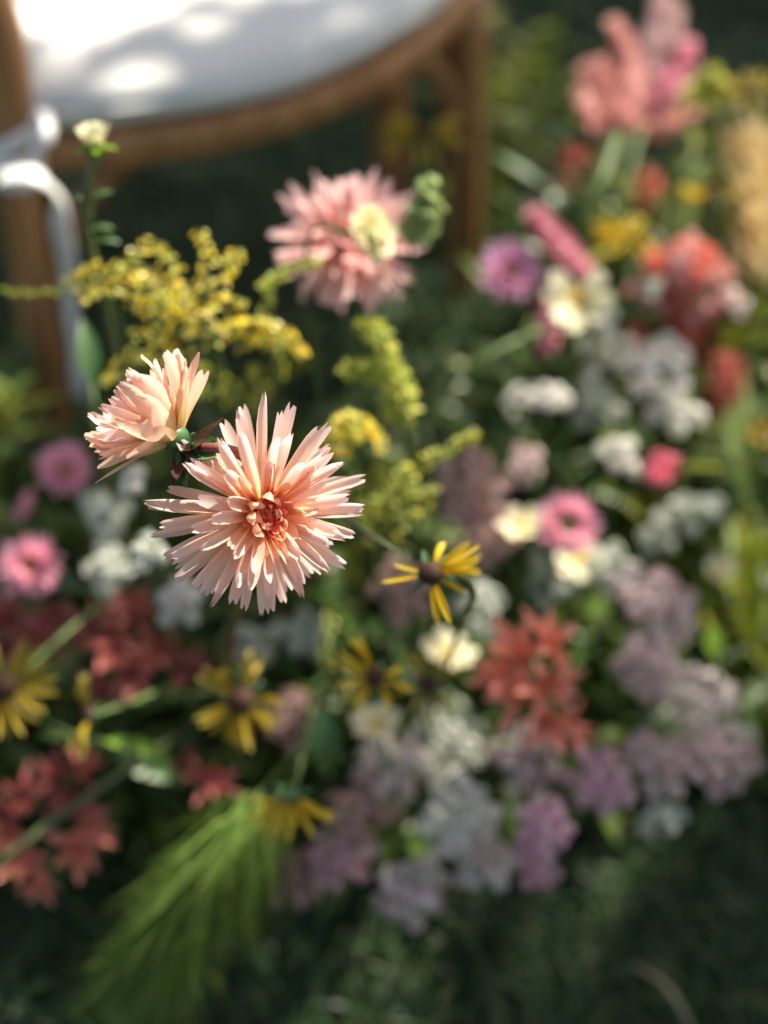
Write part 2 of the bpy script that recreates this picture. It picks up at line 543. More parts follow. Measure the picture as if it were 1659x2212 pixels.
def added_shade_tree():
    centre = Vector((0.0, 0.95, 0.25)) + SUN * 4.6
    foot = Vector((centre.x + 1.7, centre.y + 1.4, 0))
    t = thing('added_shade_tree', 'added unseen tree whose gapped crown shades the lawn and the chair', 'tree', foot)  # added out of view as an occluder; leaf gaps steer the sun
    mb = MB()
    top = Vector((-.25, -.2, 4.3))
    tube(mb, [(0, 0, -.1), (.03, -.02, 1.2), (-.08, -.05, 2.6), top], .15, .06, 10)

    def clear(a):
        for p, r, *k in lit:
            q = a + foot - p
            if (q - SUN * q.dot(SUN)).length < r + .05:
                return False
        return True

    for k in range(60):
        e = centre - foot + Vector((R.uniform(-1.5, 1.5), R.uniform(-1.5, 1.5), R.uniform(-.4, .8)))
        s = Vector((-.08, -.05, 2.6)).lerp(top, R.uniform(.0, 1))
        path = [s, s.lerp(e, .5) + Vector((0, 0, .2)), e]
        if all(clear(q) for q in catmull(path, 12)):
            tube(mb, path, .03, .006, 6)
    bark = mat('tree_bark', (.12, .085, .06), 0, .9, .1, streak=.3)
    mb.build('trunk', bark, t)
    ax = SUN.orthogonal().normalized()
    ay = SUN.cross(ax)
    mb = MB()
    made = 0
    while made < 24000:
        rr = 1.75 * math.sqrt(R.random())
        w = R.uniform(0, 2 * PI)
        h = R.uniform(-.45, .55)
        c = centre + ax * (rr * math.cos(w)) + ay * (rr * math.sin(w)) + SUN * h
        ok = True
        for p, r, *keep in lit:
            q = c - p
            if (q - SUN * q.dot(SUN)).length < r + .03 and not (keep and R.random() < keep[0]):
                ok = False
                break
        made += 1
        if not ok or R.random() < .02:
            continue
        L = R.uniform(.06, .10)
        Q = frame_of(Vector((R.uniform(-.8, .8), R.uniform(-.8, .8), 1)), R.uniform(0, 2 * PI))
        o = c - foot
        vv = [Q @ Vector(p) * L + o for p in ((0, -.5, 0), (.3, -.1, .06), (.22, .28, .04), (0, .5, -.05), (-.22, .28, .04), (-.3, -.1, .06))]
        mb.add(vv, [(0, 1, 2, 3), (0, 3, 4, 5)])
    tag(mb.build('crown', M['leaf'], t), kind='stuff')


added_shade_tree()

# ------------------------------------------------------------------ chair
C0 = Vector((-.326, 1.178, 0))
F = Vector((.89, .455, 0)).normalized()
S = Vector((-F.y, F.x, 0))
chair = thing('crossback_chair', 'brown wooden chair with a rounded seat standing behind the flowers', 'chair', C0)


def cl(f, s, z):
    return F * (f * (1.075 if f > 0 else 1)) + S * s + Vector((0, 0, z))


half = [(-.004, .002), (.035, -.020), (.09, -.040), (.16, -.052), (.23, -.050), (.30, -.034), (.37, -.002), (.43, .042), (.485, .098), (.515, .155), (.522, .20)]
outline = half + [(f, .40 - s) for f, s in reversed(half[:-1])]
oc = catmull([Vector((f, s, 0)) for f, s in outline], 4)
cen = Vector((.26, .20, 0))


def ring(scale_off, z):
    r = []
    for p in oc:
        d = (p - cen)
        q = cen + d * (1 + scale_off / d.length)
        r.append(cl(q.x, q.y, z))
    return r


def loft(mb, rings, cap_top=True, cap_bottom=True):
    v, f, uv = [], [], []
    k = len(rings[0])
    for i, r in enumerate(rings):
        v += r
        uv += [(j / k, i / len(rings)) for j in range(k)]
        if i:
            o = (i - 1) * k
            for j in range(k):
                f.append((o + j, o + (j + 1) % k, o + k + (j + 1) % k, o + k + j))
    if cap_bottom: f.append(tuple(range(k))[::-1])
    if cap_top: f.append(tuple(range(len(v) - k, len(v))))
    mb.add(v, f, uv)


SZ = .447
mb = MB()
loft(mb, [ring(-.002, SZ - .034), ring(.005, SZ - .030), ring(.008, SZ - .011), ring(.006, SZ - .003), ring(-.001, SZ), ring(-.02, SZ + .001)])
fr = mb.build('seat_frame', M['wood'], chair)
b = fr.modifiers.new('bevel', 'BEVEL'); b.width = .002; b.segments = 1; b.limit_method = 'ANGLE'

# legs
def leg(f, s, z0, f1, s1, r0, r1, name='leg'):
    mb = MB()
    tube(mb, [cl(f1, s1, -.003), cl((f + f1) / 2, (s + s1) / 2, z0 * .5), cl(f, s, z0)], r1, r0, 10)
    return mb.build(name, M['wood'], chair)


leg(.485, .112, SZ - .03, .492, .100, .026, .018)
leg(.485, .288, SZ - .03, .492, .300, .026, .018)
for s, s1, name in ((-.004, -.012, 'back_post'), (.404, .412, 'back_post')):
    mb = MB()
    tube(mb, [cl(-.034, s1, -.003), cl(-.018, s, .24), cl(-.008, s, SZ), cl(-.004, s, .58), cl(-.06, s + (.02 if s < .1 else -.02), .84)], .0190, .0215, 12)
    mb.build(name, M['wood'], chair)
mb = MB()
tube(mb, [cl(-.06, .016, .84), cl(-.075, .10, .90), cl(-.08, .20, .915), cl(-.075, .30, .90), cl(-.06, .384, .84)], .0168, .0168, 10)
mb.build('top_rail', M['wood'], chair)
for a, bb, off in (((-.006, .01, .54), (-.070, .33, .87), 0), ((-.006, .39, .54), (-.070, .07, .87), .010)):
    mb = MB()
    tube(mb, [cl(a[0] - off, a[1], a[2]), cl(-.035 - off, .2, .70), cl(bb[0] - off, bb[1], bb[2])], .011, .011, 8, flat=.5)
    mb.build('cross_slat', M['wood'], chair)
# bent braces between the seat and the legs
for f0, s0, f1, s1 in ((-.010, -.008, .115, -.002), (.475, .10, .36, .02), (-.010, .408, .115, .402), (.475, .30, .36, .38), (-.012, .02, -.004, .14), (-.012, .38, -.004, .26), (.475, .12, .46, .17), (.475, .28, .46, .23)):
    mb = MB()
    a, e = cl(f0, s0, .27), cl(f1, s1, SZ - .032)
    mid = a.lerp(e, .5) + (cl(f0, s0, SZ) - a) * .14 + (cl(f0, s0, 0) - cl(f1, s1, 0)) * .10
    tube(mb, [a, mid, e], .0115, .0115, 8)
    mb.build('brace', M['wood'], chair)

# cushion: a thing of its own, rests on the seat
cu = MB()
CO = C0 + Vector((0, 0, SZ + .0015))
rg = []
prof = [(-.030, .000), (-.006, .003), (.004, .011), (.006, .020), (.004, .024), (.006, .029), (.002, .038), (-.012, .045), (-.035, .0485)]
base_ring = None
for off, z in prof:
    r = []
    for j, p in enumerate(oc):
        d = p - cen
        wob = .0025 * math.sin(j * 1.3) * (1 if z > .02 else .3) + .0022 * math.sin(j * .47 + z * 90)
        q = cen + d * (1 + (off - .004 + wob) / d.length)
        r.append(cl(q.x, q.y, z))
    rg.append(r)
kk = len(oc)
for s_, z in ((.72, .0500), (.50, .0490), (.30, .0475), (.12, .0470)):
    r = []
    for j, p in enumerate(oc):
        q = cen + (p - cen) * s_
        zz = z + .0035 * noise.noise(Vector((q.x * 16, q.y * 9, 3))) + .0015 * noise.noise(Vector((q.x * 45, q.y * 20, 9)))
        r.append(cl(q.x, q.y, zz))
    rg.append(r)
loft(cu, rg)
cushion = cu.build('seat_cushion', M['cushion'])
cushion.location = CO
tag(cushion, 'white canvas cushion on the wooden chair seat, partly in sun', 'cushion')
# piping of the cushion
pm = MB()
pts = []
for p in oc:
    d = p - cen
    q = cen + d * (1 + .004 / d.length)
    pts.append(cl(q.x, q.y, .0245))
tube(pm, pts, .0028, .0028, 6, n=1)
pm.build('piping', M['cushion'], cushion)

# ribbon on the rear post
def strip(mb, pts, width, normals, thick=.0012, n=6):
    c = catmull(pts, n)
    nn = catmull(normals, n)
    v, f, uv = [], [], []
    for i, p in enumerate(c):
        t = (c[min(i + 1, len(c) - 1)] - c[max(i - 1, 0)]).normalized()
        N_ = (nn[i] - t * nn[i].dot(t)).normalized()
        B = t.cross(N_)
        w = width(i / (len(c) - 1)) if callable(width) else width
        cols = 5
        for k in range(cols):
            s = 2 * k / (cols - 1) - 1
            v.append(p + B * (s * w / 2) + N_ * (.06 * w * (1 - s * s) + thick))
        for k in range(cols):
            s = 2 * k / (cols - 1) - 1
            v.append(p + B * (s * w / 2) + N_ * (.06 * w * (1 - s * s)))
        uv += [(0.5, i / len(c))] * 10
        if i:
            o = (i - 1) * 10
            for k in range(4):
                f.append((o + k, o + k + 1, o + 11 + k, o + 10 + k))
                f.append((o + 6 + k, o + 5 + k, o + 15 + k, o + 16 + k))
            f.append((o, o + 10, o + 15, o + 5)); f.append((o + 9, o + 19, o + 14, o + 4))
    mb.add(v, f, uv)


post_top = C0 + cl(-.010, -.004, 0)
def around(a, z, r):
    return Vector((post_top.x + math.cos(a) * r, post_top.y + math.sin(a) * r, z))


zr = PZ(40, 310, .0)
rib = thing('ribbon', 'white satin ribbon knotted round the chair post with one long tail', 'ribbon', Vector((post_top.x, post_top.y, .40)))
RB = rib.location
mb = MB()
angs = [math.radians(a) for a in range(-30, 331, 40)]
strip(mb, [around(a, .455 + .008 * math.cos(a), .0238) - RB for a in angs], .016, [Vector((math.cos(a), math.sin(a), 0)) for a in angs])
mb.build('band', M['ribbon'], rib)
mb = MB()
angs = [math.radians(a) for a in range(-30, 331, 40)]
strip(mb, [around(a, .436 - .010 * math.cos(a + .9), .0250) - RB for a in angs], .034, [Vector((math.cos(a), math.sin(a), 0)) for a in angs])
mb.build('band', M['ribbon'], rib)
d0 = 1.29
mb = MB()
lp = [P(70, 318, d0), P(98, 300, d0 - .01), P(104, 270, d0 - .005), P(90, 245, d0), P(80, 268, d0 + .006), P(84, 300, d0 + .006)]
strip(mb, [p - RB for p in lp], .011, [CV(.5, .3, .8)] * 6)
mb.build('loop', M['ribbon'], rib)
mb = MB()
tl = [P(5, 385, 1.243), P(62, 378, 1.236), P(103, 398, 1.247), P(122, 440, 1.28), P(132, 500, 1.31), P(148, 580, 1.36), P(152, 660, 1.40), P(160, 745, 1.43), P(176, 855, 1.47)]
strip(mb, [p - RB for p in tl], lambda t: .019 - .004 * t, [CV(-.1, .6, .8), CV(.2, .5, .8), CV(.45, .5, .7), CV(.4, .1, .8), CV(.3, 0, .8), CV(.3, 0, .8), CV(.6, 0, .7), CV(.9, 0, .4), CV(.1, 0, .9)])
mb.build('tail', M['ribbon'], rib)


# ------------------------------------------------------------------ flower builders
def flower_root(name, label, cat, head, group=None, base=None):
    return thing(name, label, cat, base if base is not None else ground_base(head), group)


def rel(root, pos, M4):
    return Matrix.Translation(pos - root.location) @ M4


def dahlia(label, pos, axis, rad, rings, stem_mat, group, spin=0.0, calyx=None, path=None, base=None, jit=9):
    root = flower_root('dahlia', label, 'dahlia', pos, group, base)
    Q = frame_of(axis, spin)
    for (cnt, Lf, Wf, elev, r0, z0, mk, tip, cup, curl, hook) in rings:
        ms = [petal_mesh('petal', M[mk], L=Lf * rad * (1 + .05 * (s - 1)), W=Wf * rad, tip=(tip if s != 2 or tip != 'notch' else 'taper'), cup=cup * (1 + .5 * (s - 1)), curl=curl * (.4 + .6 * s) + (s - 1) * .22,
                         hook=hook * s * .6, twist=(s - 1) * .35, wave=.03, seed=s + cnt, wmax=.62, base=.5) for s in range(3)]
        for k in range(cnt):
            a = 2 * PI * (k + .5 * (cnt % 2)) / cnt + R.uniform(-.17, .17) * (16 / max(cnt, 8))
            e = math.radians(elev + R.uniform(-jit, jit))
            sc = R.uniform(.88, 1.08)
            T = Matrix.Translation((0, 0, z0 * rad)) @ Matrix.Rotation(a, 4, 'Z') @ Matrix.Translation((0, r0 * rad, 0)) @ Matrix.Rotation(e, 4, 'X') @ Matrix.Rotation(R.uniform(-.3, .3), 4, 'Y') @ Matrix.Diagonal((R.uniform(.82, 1.12), sc, 1, 1))
            link('petal', R.choice(ms), root, rel(root, pos, Q @ T))
    mb = MB()
    blob(mb, (0, 0, -.04 * rad), .17 * rad, .16 * rad, 12, 6)
    mb.build('receptacle', M['calyx'], root, M=rel(root, pos, Q))
    mb = MB()
    blob(mb, (0, 0, .08 * rad), .15 * rad, .13 * rad, 10, 6)
    mb.build('heart', M['coral_heart'], root, M=rel(root, pos, Q))
    if calyx:
        for ring_i, (cnt, L, W, el, mk) in enumerate(calyx):
            me = petal_mesh('sepal', M[mk], L=L * rad, W=W * rad, tip='point', n=5, cup=.35, curl=.5, wmax=.4, base=.7)
            for k in range(cnt):
                a = 2 * PI * (k + .5 * ring_i) / cnt + R.uniform(-.15, .15)
                T = Matrix.Translation((0, 0, (-.17 - .05 * ring_i) * rad)) @ Matrix.Rotation(a, 4, 'Z') @ Matrix.Translation((0, .07 * rad, 0)) @ Matrix.Rotation(math.radians(el + R.uniform(-12, 12)), 4, 'X')
                link('sepal', me, root, rel(root, pos, Q @ T))
    mb = MB()
    b0 = root.location
    pts = path if path else [pos - axis * .15 * rad, pos - axis * .07, (pos - axis * .1).lerp(b0, .5), b0]
    tube(mb, [p - b0 for p in pts], .0021, .0038, 8, n=8)
    mb.build('stem', M[stem_mat], root)
    return root


HERO = [  # count, length, width, elevation, base radius, base height, material, tip, cup, curl, hook
    (17, .96, 0.128, -13, .10, -.12, 'peach', 'notch', .6, -.12, .1),
    (19, .98, 0.130, -3, .10, -.06, 'peach', 'notch', .8, .08, .1),
    (18, .91, 0.128, 9, .10, .00, 'peach', 'notch', .9, .05, .25),
    (16, .79, 0.125, 21, .11, .05, 'peach', 'notch', .9, .00, .4),
    (13, .61, 0.128, 33, .13, .08, 'peach', 'notch', .9, -.10, .5),
    (10, .45, .115, 43, .15, .10, 'peach_inner', 'notch', .8, -.20, -.5),
    (9, .36, .130, 52, .17, .10, 'peach_inner', 'round', .8, .25, .7),
    (8, .27, .120, 60, .14, .09, 'peach_inner', 'round', .8, .5, .7),
    (10, .235, .09, 50, .11, .11, 'coral_heart', 'round', .8, .4, .6),
    (9, .21, .075, 60, .08, .12, 'coral_heart', 'round', .8, .4, .5),
    (7, .17, .055, 73, .04, .13, 'coral_heart', 'point', .8, .35, .4),
    (4, .15, .045, 82, .012, .14, 'coral_heart', 'point', .8, .3, .4),
]
hp = P(565, 1104, .700)
dahlia('peach dahlia in sharp focus with a coral red heart, facing the viewer', hp, CV(.36, -.12, .92), .0480, HERO, 'stem', 'peach dahlias', spin=.2,
       calyx=[(6, .32, .2, -10, 'calyx')], base=Vector((-.05, .86, -.004)),
       path=[hp + CV(-.24, .13, -.95) * .012, hp + CV(-.3, .1, -.95) * .05, P(500, 1330, .86), P(495, 1440, 1.06), Vector((-.05, .86, -.004))])

SIDE = [
    (13, .96, .235, 20, .08, -.07, 'cream_peach', 'notch', .25, .35, .1),
    (15, .97, .235, 28, .08, -.03, 'cream_peach', 'round', .25, .35, .15),
    (13, .93, .22, 36, .08, .01, 'cream_peach', 'notch', .30, .25, .2),
    (12, .85, .195, 47, .08, .04, 'peach', 'notch', .4, .2, .2),
    (10, .74, .16, 58, .08, .07, 'peach', 'notch', .4, .2, .3),
    (8, .58, .15, 70, .06, .10, 'peach_inner', 'round', .5, .2, .4),
    (6, .40, .12, 80, .04, .12, 'coral_heart', 'round', .6, .4, .4),
]
sp = P(372, 940, .695)
sax = CV(-.74, .64, .22)
cal = sp - sax * .012
dahlia('pale peach dahlia seen from its side, sunlit, bowed on a curved brown stem', sp, sax, .0415, SIDE, 'brown_stem', 'peach dahlias', spin=.5, jit=5,
       calyx=[(8, .46, .34, -66, 'calyx'), (5, .50, .34, -32, 'calyx_brown')], base=Vector((-.10, .90, -.004)),
       path=[cal, P(440, 968, .690), P(485, 970, .688), P(525, 985, .694), P(552, 1015, .722), P(570, 1100, .78), P(500, 1420, 1.1), Vector((-.10, .90, -.004))])

REAR = [
    (20, .95, .13, -16, .09, -.08, 'rose_peach', 'notch', .3, -.2, 0),
    (22, .97, .13, -3, .09, -.03, 'rose_peach', 'notch', .4, 0, .1),
    (20, .88, .13, 11, .10, .02, 'rose_peach', 'notch', .5, 0, .2),
    (17, .74, .13, 25, .11, .06, 'rose_peach', 'notch', .5, 0, .3),
    (12, .54, .13, 40, .11, .08, 'rose_peach', 'notch', .5, 0, .4),
    (9, .36, .13, 58, .10, .10, 'rose_peach', 'round', .6, .3, .5),
    (6, .22, .10, 75, .05, .12, 'coral_heart', 'round', .7, .4, .5),
]
rp = P(752, 520, 1.0)
dahlia('dusty pink dahlia standing below the front of the chair seat', rp, CV(-.05, .14, .97), .0495, REAR, 'stem', 'peach dahlias', calyx=[(6, .3, .2, -10, 'calyx')], base=Vector((.0, 1.02, -.004)))


def floret(mb, c, nrm, r, petals=5, cup=.35):
    Q = frame_of(nrm, R.uniform(0, 6.28))
    v = [(0, 0, 0)]
    f, uv = [], [(0.5, 0)]
    for k in range(petals):
        a = 2 * PI * k / petals
        da = PI / petals * .8
        for dd, rr, h in ((-da, .72, cup * .6), (0, 1, cup), (da, .72, cup * .6)):
            v.append((math.cos(a + dd) * rr * r, math.sin(a + dd) * rr * r, h * r))
            uv.append((.5, 1))
        o = 1 + 3 * k
        f.append((0, o, o + 1, o + 2))
    mb.add(v, f, uv, Matrix.Translation(c) @ Q)


def umbel(mb, stems, c, axis, rad, n_sub, per, fr, flat=.45, sub_r=.36):
    """a head of small domes, each of many florets, on thin stalks"""
    Q = frame_of(axis, R.uniform(0, 6.28))
    foot = Vector(c) - axis * rad * 1.3
    for i in range(n_sub):
        t = (i + .5) / n_sub
        rr = math.sqrt(t) * rad * .85
        a = i * 2.39996 + R.uniform(-.3, .3)
        h = flat * rad * (1 - (rr / rad) ** 2) + R.uniform(-.08, .08) * rad
        sc = Vector((math.cos(a) * rr, math.sin(a) * rr, h))
        sn = Vector((sc.x * .8, sc.y * .8, rad * .8)).normalized()
        sr = rad * sub_r * R.uniform(.75, 1.2)
        Qs = frame_of(sn)
        tube(stems, [foot, Vector(c) + Q.to_3x3() @ (sc - sn * sr * .3)], .0006, .0005, 3, cap=False)
        for j in range(per):
            tt = (j + .5) / per
            ph = math.acos(1 - tt * 1.15) if tt * 1.15 < 2 else 1.5
            w = j * 2.39996
            dn = Vector((math.sin(ph) * math.cos(w), math.sin(ph) * math.sin(w), math.cos(ph)))
            dn = Qs.to_3x3() @ dn
            pp = sc + dn * sr * R.uniform(.8, 1.08)
            floret(mb, Vector(c) + Q.to_3x3() @ pp, Q.to_3x3() @ (dn + Vector((R.uniform(-.4, .4), R.uniform(-.4, .4), R.uniform(-.2, .4)))), fr * R.uniform(.7, 1.25))


def cluster(kind, label, u, v, d, rpx, mk, group, cat, axis=None, n_sub=9, per=13, flat=.5, fr=.0044, sub_r=.25):
    pos = P(u, v, d)
    rad = rpx * d / FPX
    axis = axis or Vector((R.uniform(-.2, .2), -.45 + R.uniform(-.15, .15), 1)).normalized()
    root = flower_root(kind, label, cat, pos, group)
    mb, sm = MB(), MB()
    umbel(mb, sm, pos - root.location, axis, rad, n_sub, per, fr, flat, sub_r)
    tag(mb.build('florets', M[mk], root), kind='stuff')
    tag(sm.build('stalks', M['stem_dark'], root), kind='stuff')
    stem_to_ground(root, pos - axis * rad * 1.3, axis, .0016, M['stem'])
    return root


def aster(label, u, v, d, rpx, axis, mk='aster', disc='disc', rows=4, hole=.27, per=30, closed=0.0, group='pink asters'):
    pos = P(u, v, d)
    rad = rpx * d / FPX
    root = flower_root('aster', label, 'aster', pos, group)
    Q = frame_of(axis)
    mb = MB()
    for i in range(rows):
        t = i / max(rows - 1, 1)
        L = rad * (1 - hole) * (1 - .50 * t)
        el = 4 + 52 * t + closed * 45
        for k in range(per - 3 * i):
            a = 2 * PI * (k + .5 * (i % 2)) / (per - 3 * i) + R.uniform(-.06, .06)
            pv, pf, pu = petal(L * R.uniform(.8, 1.12), rad * .16, 'round', 4, 2, cup=.3, curl=.3 + closed, base=.6)
            T = Matrix.Translation((0, 0, .03 * rad * i)) @ Matrix.Rotation(a, 4, 'Z') @ Matrix.Translation((0, rad * hole * (1 - .15 * t), 0)) @ Matrix.Rotation(math.radians(el + R.uniform(-6, 6)), 4, 'X')
            mb.add(pv, pf, pu, T)
    tag(mb.build('petals', M[mk], root, M=rel(root, pos, Q)), kind='stuff')
    mb = MB()
    blob(mb, (0, 0, 0), rad * hole * 1.02, rad * .14, 12, 4, half=True)
    for k in range(40):
        rr = rad * hole * .95 * math.sqrt((k + .5) / 40)
        a = k * 2.4
        floret(mb, Vector((math.cos(a) * rr, math.sin(a) * rr, rad * .14 * (1 - (rr / (rad * hole)) ** 2) + .001)), Vector((0, 0, 1)), rad * .06)
    mb.build('disc', M[disc], root, M=rel(root, pos, Q))
    mb = MB()
    blob(mb, (0, 0, -.05 * rad), rad * hole * 1.1, rad * .22, 10, 5)
    mb.build('calyx', M['calyx'], root, M=rel(root, pos, Q))
    stem_to_ground(root, pos - axis * .1 * rad, axis, .0016, M['stem'])
    return root


def coneflower(label, u, v, d, rpx, axis, angles, disc_px=26, mk='ray', el=4, group='yellow coneflowers', stempath=None, lens=None, wf=.105, fold=.6):
    """angles in degrees, measured in the flower's own plane: 0 to the picture's right, 90 up"""
    pos = P(u, v, d)
    rad = rpx * d / FPX
    root = flower_root('coneflower', label, 'coneflower', pos, group)
    n = axis.normalized()
    x = (RIGHT - n * RIGHT.dot(n)).normalized()
    y = n.cross(x)
    Q = Matrix(((x.x, y.x, n.x), (x.y, y.y, n.y), (x.z, y.z, n.z))).to_4x4()
    dr = disc_px * d / FPX
    ms = [petal_mesh('ray', M[mk], L=rad - dr * .8, W=rad * wf * (1 + .25 * s), tip='round', n=6, m=4, cup=fold * (1 + s), curl=(-.35, .1, -.7)[s], wmax=.6, base=.35, seed=s, twist=(s - 1) * .4) for s in range(3)]
    for i, a in enumerate(angles):
        T = Matrix.Rotation(math.radians(a - 90 + R.uniform(-4, 4)), 4, 'Z') @ Matrix.Translation((0, dr * .8, 0)) @ Matrix.Rotation(math.radians(el + R.uniform(-10, 10)), 4, 'X') @ Matrix.Diagonal((1, (lens[i] if lens else 1) * R.uniform(.9, 1.06), 1, 1))
        link('ray', R.choice(ms), root, rel(root, pos, Q @ T))
    mb = MB()
    blob(mb, (0, 0, 0), dr, dr * .85, 12, 5, half=True, bump=.06)
    for k in range(50):
        rr = dr * math.sqrt((k + .5) / 50)
        a = k * 2.4
        z = dr * .85 * math.sqrt(max(0, 1 - (rr / dr) ** 2))
        floret(mb, Vector((math.cos(a) * rr, math.sin(a) * rr, z)), Vector((math.cos(a) * rr, math.sin(a) * rr, z + .001)), dr * .12, 4)
    mb.build('cone', M['dark_disc'], root, M=rel(root, pos, Q))
    mb = MB()
    blob(mb, (0, 0, -dr * .2), dr * .8, dr * .5, 8, 4)
    me = petal_mesh('sepal', M['calyx'], L=dr * 1.6, W=dr * .6, tip='point', n=4, m=2)
    mb.build('calyx', M['calyx'], root, M=rel(root, pos, Q))
    for k in range(6):
        link('sepal', me, root, rel(root, pos, Q @ Matrix.Rotation(k * PI / 3 + .3, 4, 'Z') @ Matrix.Translation((0, dr * .5, -dr * .3)) @ Matrix.Rotation(-.2, 4, 'X')))
    if stempath:
        b = root.location
        mb = MB()
        tube(mb, [p - b for p in [pos - n * dr * .3] + stempath + [Vector(b)]], .0016, .0022, 6)
        mb.build('stem', M['stem'], root)
    else:
        stem_to_ground(root, pos - n * dr * .3, n, .0016, M['stem'])
    return root


def cosmos(label, u, v, d, rpx, axis, cnt=7, group='cream cosmos', mk='cream', el=12, gaps=(), wf=.5):
    pos = P(u, v, d)
    rad = rpx * d / FPX
    root = flower_root('cosmos', label, 'cosmos', pos, group)
    Q = frame_of(axis, R.uniform(0, 6))
    ms = [petal_mesh('petal', M[mk], L=rad * .92, W=rad * wf, tip=('notch', 'round')[s], n=6, cup=.25, curl=.25, wave=.04, seed=s, base=.3, wmax=.7) for s in range(2)]
    for k in range(cnt):
        if k in gaps: continue
        T = Matrix.Rotation(2 * PI * k / cnt + R.uniform(-.12, .12), 4, 'Z') @ Matrix.Translation((0, rad * .08, 0)) @ Matrix.Rotation(math.radians(el + R.uniform(-8, 14)), 4, 'X') @ Matrix.Rotation(R.uniform(-.25, .25), 4, 'Y')
        link('petal', R.choice(ms), root, rel(root, pos, Q @ T))
    mb = MB()
    blob(mb, (0, 0, 0), rad * .17, rad * .14, 10, 4, half=True)
    for k in range(24):
        rr = rad * .16 * math.sqrt((k + .5) / 24)
        floret(mb, Vector((math.cos(k * 2.4) * rr, math.sin(k * 2.4) * rr, rad * .13)), Vector((math.cos(k * 2.4) * .3, math.sin(k * 2.4) * .3, 1)), rad * .05, 4)
    mb.build('disc', M['yolk'], root, M=rel(root, pos, Q))
    mb = MB()
    blob(mb, (0, 0, -rad * .05), rad * .14, rad * .16, 8, 4)
    mb.build('calyx', M['calyx'], root, M=rel(root, pos, Q))
    stem_to_ground(root, pos - axis * rad * .15, axis, .0014, M['stem'])
    return root


def spray(mb, sm, pts, r, spacing, fr, petals=4, side=1.0, taper=.5, ball=False):
    """small florets packed round a curved twig"""
    c = catmull(pts, 10)
    L = sum((c[i + 1] - c[i]).length for i in range(len(c) - 1))
    tube(sm, [c[0], c[len(c) // 2], c[-1]], .0009, .0005, 4, cap=False)
    n = max(4, int(L / spacing))
    for i in range(n):
        t = (i + R.random()) / n
        x = t * (len(c) - 1)
        k = min(int(x), len(c) - 2)
        p = c[k].lerp(c[k + 1], x - k)
        tg = (c[k + 1] - c[k]).normalized()
        rr = r * (1 - taper * t) * R.uniform(.35, 1.0)
        o = Vector((R.gauss(0, 1), R.gauss(0, 1), R.gauss(0, 1)))
        o = (o - tg * o.dot(tg)).normalized()
        nn = (o + tg * .7 + Vector((0, 0, .35 * side))).normalized()
        if ball:
            blob(mb, p + o * rr, fr * R.uniform(.7, 1.2), None, 5, 3)
        else:
            floret(mb, p + o * rr, nn, fr * R.uniform(.7, 1.2), petals, .9)


def goldenrod(label, twigs, mk, group, foot, r=.006, spacing=.0011, fr=.0028, name='goldenrod', stem='stem', cat=None, trunk=None):
    """twigs: lists of (u, v, d); foot: where they leave the main stem"""
    pos = P(*foot)
    root = flower_root(name, label, cat or name.replace('_', ' '), pos, group)
    b = root.location
    for tw in twigs:
        mb, sm = MB(), MB()
        spray(mb, sm, [P(*q) - b for q in tw], r, spacing, fr)
        br = mb.build('flower_branch', M[mk], root)
        tag(br, kind='stuff')
        sm.build('twig', M[stem], br)
    mb = MB()
    p0 = P(*(trunk or twigs[0][0]))
    tube(mb, [p0 - b, pos - b, (pos - b) * .5 + Vector((.01, .01, 0)), Vector((0, 0, 0))], .0014, .0026, 6)
    mb.build('stem', M['stem'], root)
    return root


def plume(label, spikes, mk, group, foot, name='celosia', cat='celosia', bract=.0055):
    """spikes: (points, radius in px, material or None)"""
    pos = P(*foot)
    root = flower_root(name, label, cat, pos, group)
    b = root.location
    for pts, rpx, mk2 in spikes:
        w = [P(*q) - b for q in pts]
        c = catmull(w, 8)
        rad = rpx * pts[0][2] / FPX
        L = sum((c[i + 1] - c[i]).length for i in range(len(c) - 1))
        mb = MB()
        n = int(max(40, L * rad * 2 * PI / (bract * bract) * 1.6))
        n = min(n, 420)
        for i in range(n):
            t = (i + R.random()) / n
            x = t * (len(c) - 1)
            k = min(int(x), len(c) - 2)
            p = c[k].lerp(c[k + 1], x - k)
            tg = (c[k + 1] - c[k]).normalized()
            rr = rad * (math.sin(PI * min(1, .18 + .82 * t * .98)) ** .45 if t > .4 else .75 + .25 * t / .4) * R.uniform(.8, 1.05)
            o = Vector((R.gauss(0, 1), R.gauss(0, 1), R.gauss(0, 1)))
            o = (o - tg * o.dot(tg)).normalized()
            d = (o * .8 + tg * .7).normalized()
            Q = frame_of(o - tg * .6, 0)
            y = d
            z = (o * .7 - tg * .6)
            z = (z - y * z.dot(y)).normalized()
            xx = y.cross(z)
            T = Matrix(((xx.x, y.x, z.x, 0), (xx.y, y.y, z.y, 0), (xx.z, y.z, z.z, 0), (0, 0, 0, 1)))
            s = bract * R.uniform(.8, 1.5)
            vv = [(-.2 * s, 0, 0), (.2 * s, 0, 0), (.42 * s, .5 * s, .12 * s), (0, 1.1 * s, .0), (-.42 * s, .5 * s, .12 * s), (0, .5 * s, -.06 * s)]
            mb.add(vv, [(0, 1, 5), (1, 2, 5), (2, 3, 5), (3, 4, 5), (4, 0, 5)], None, Matrix.Translation(p + o * rr * .75) @ T)
        core = MB()
        tube(core, [c[0], c[len(c) // 2], c[-1]], rad * .62, rad * .25, 7)
        sp_ = mb.build('plume', M[mk2 or mk], root)
        tag(sp_, kind='stuff')
        core.build('core', M[mk2 or mk], sp_)
    stem_to_ground(root, pos, Vector((0, 0, 1)), .0026, M['stem'])
    return root


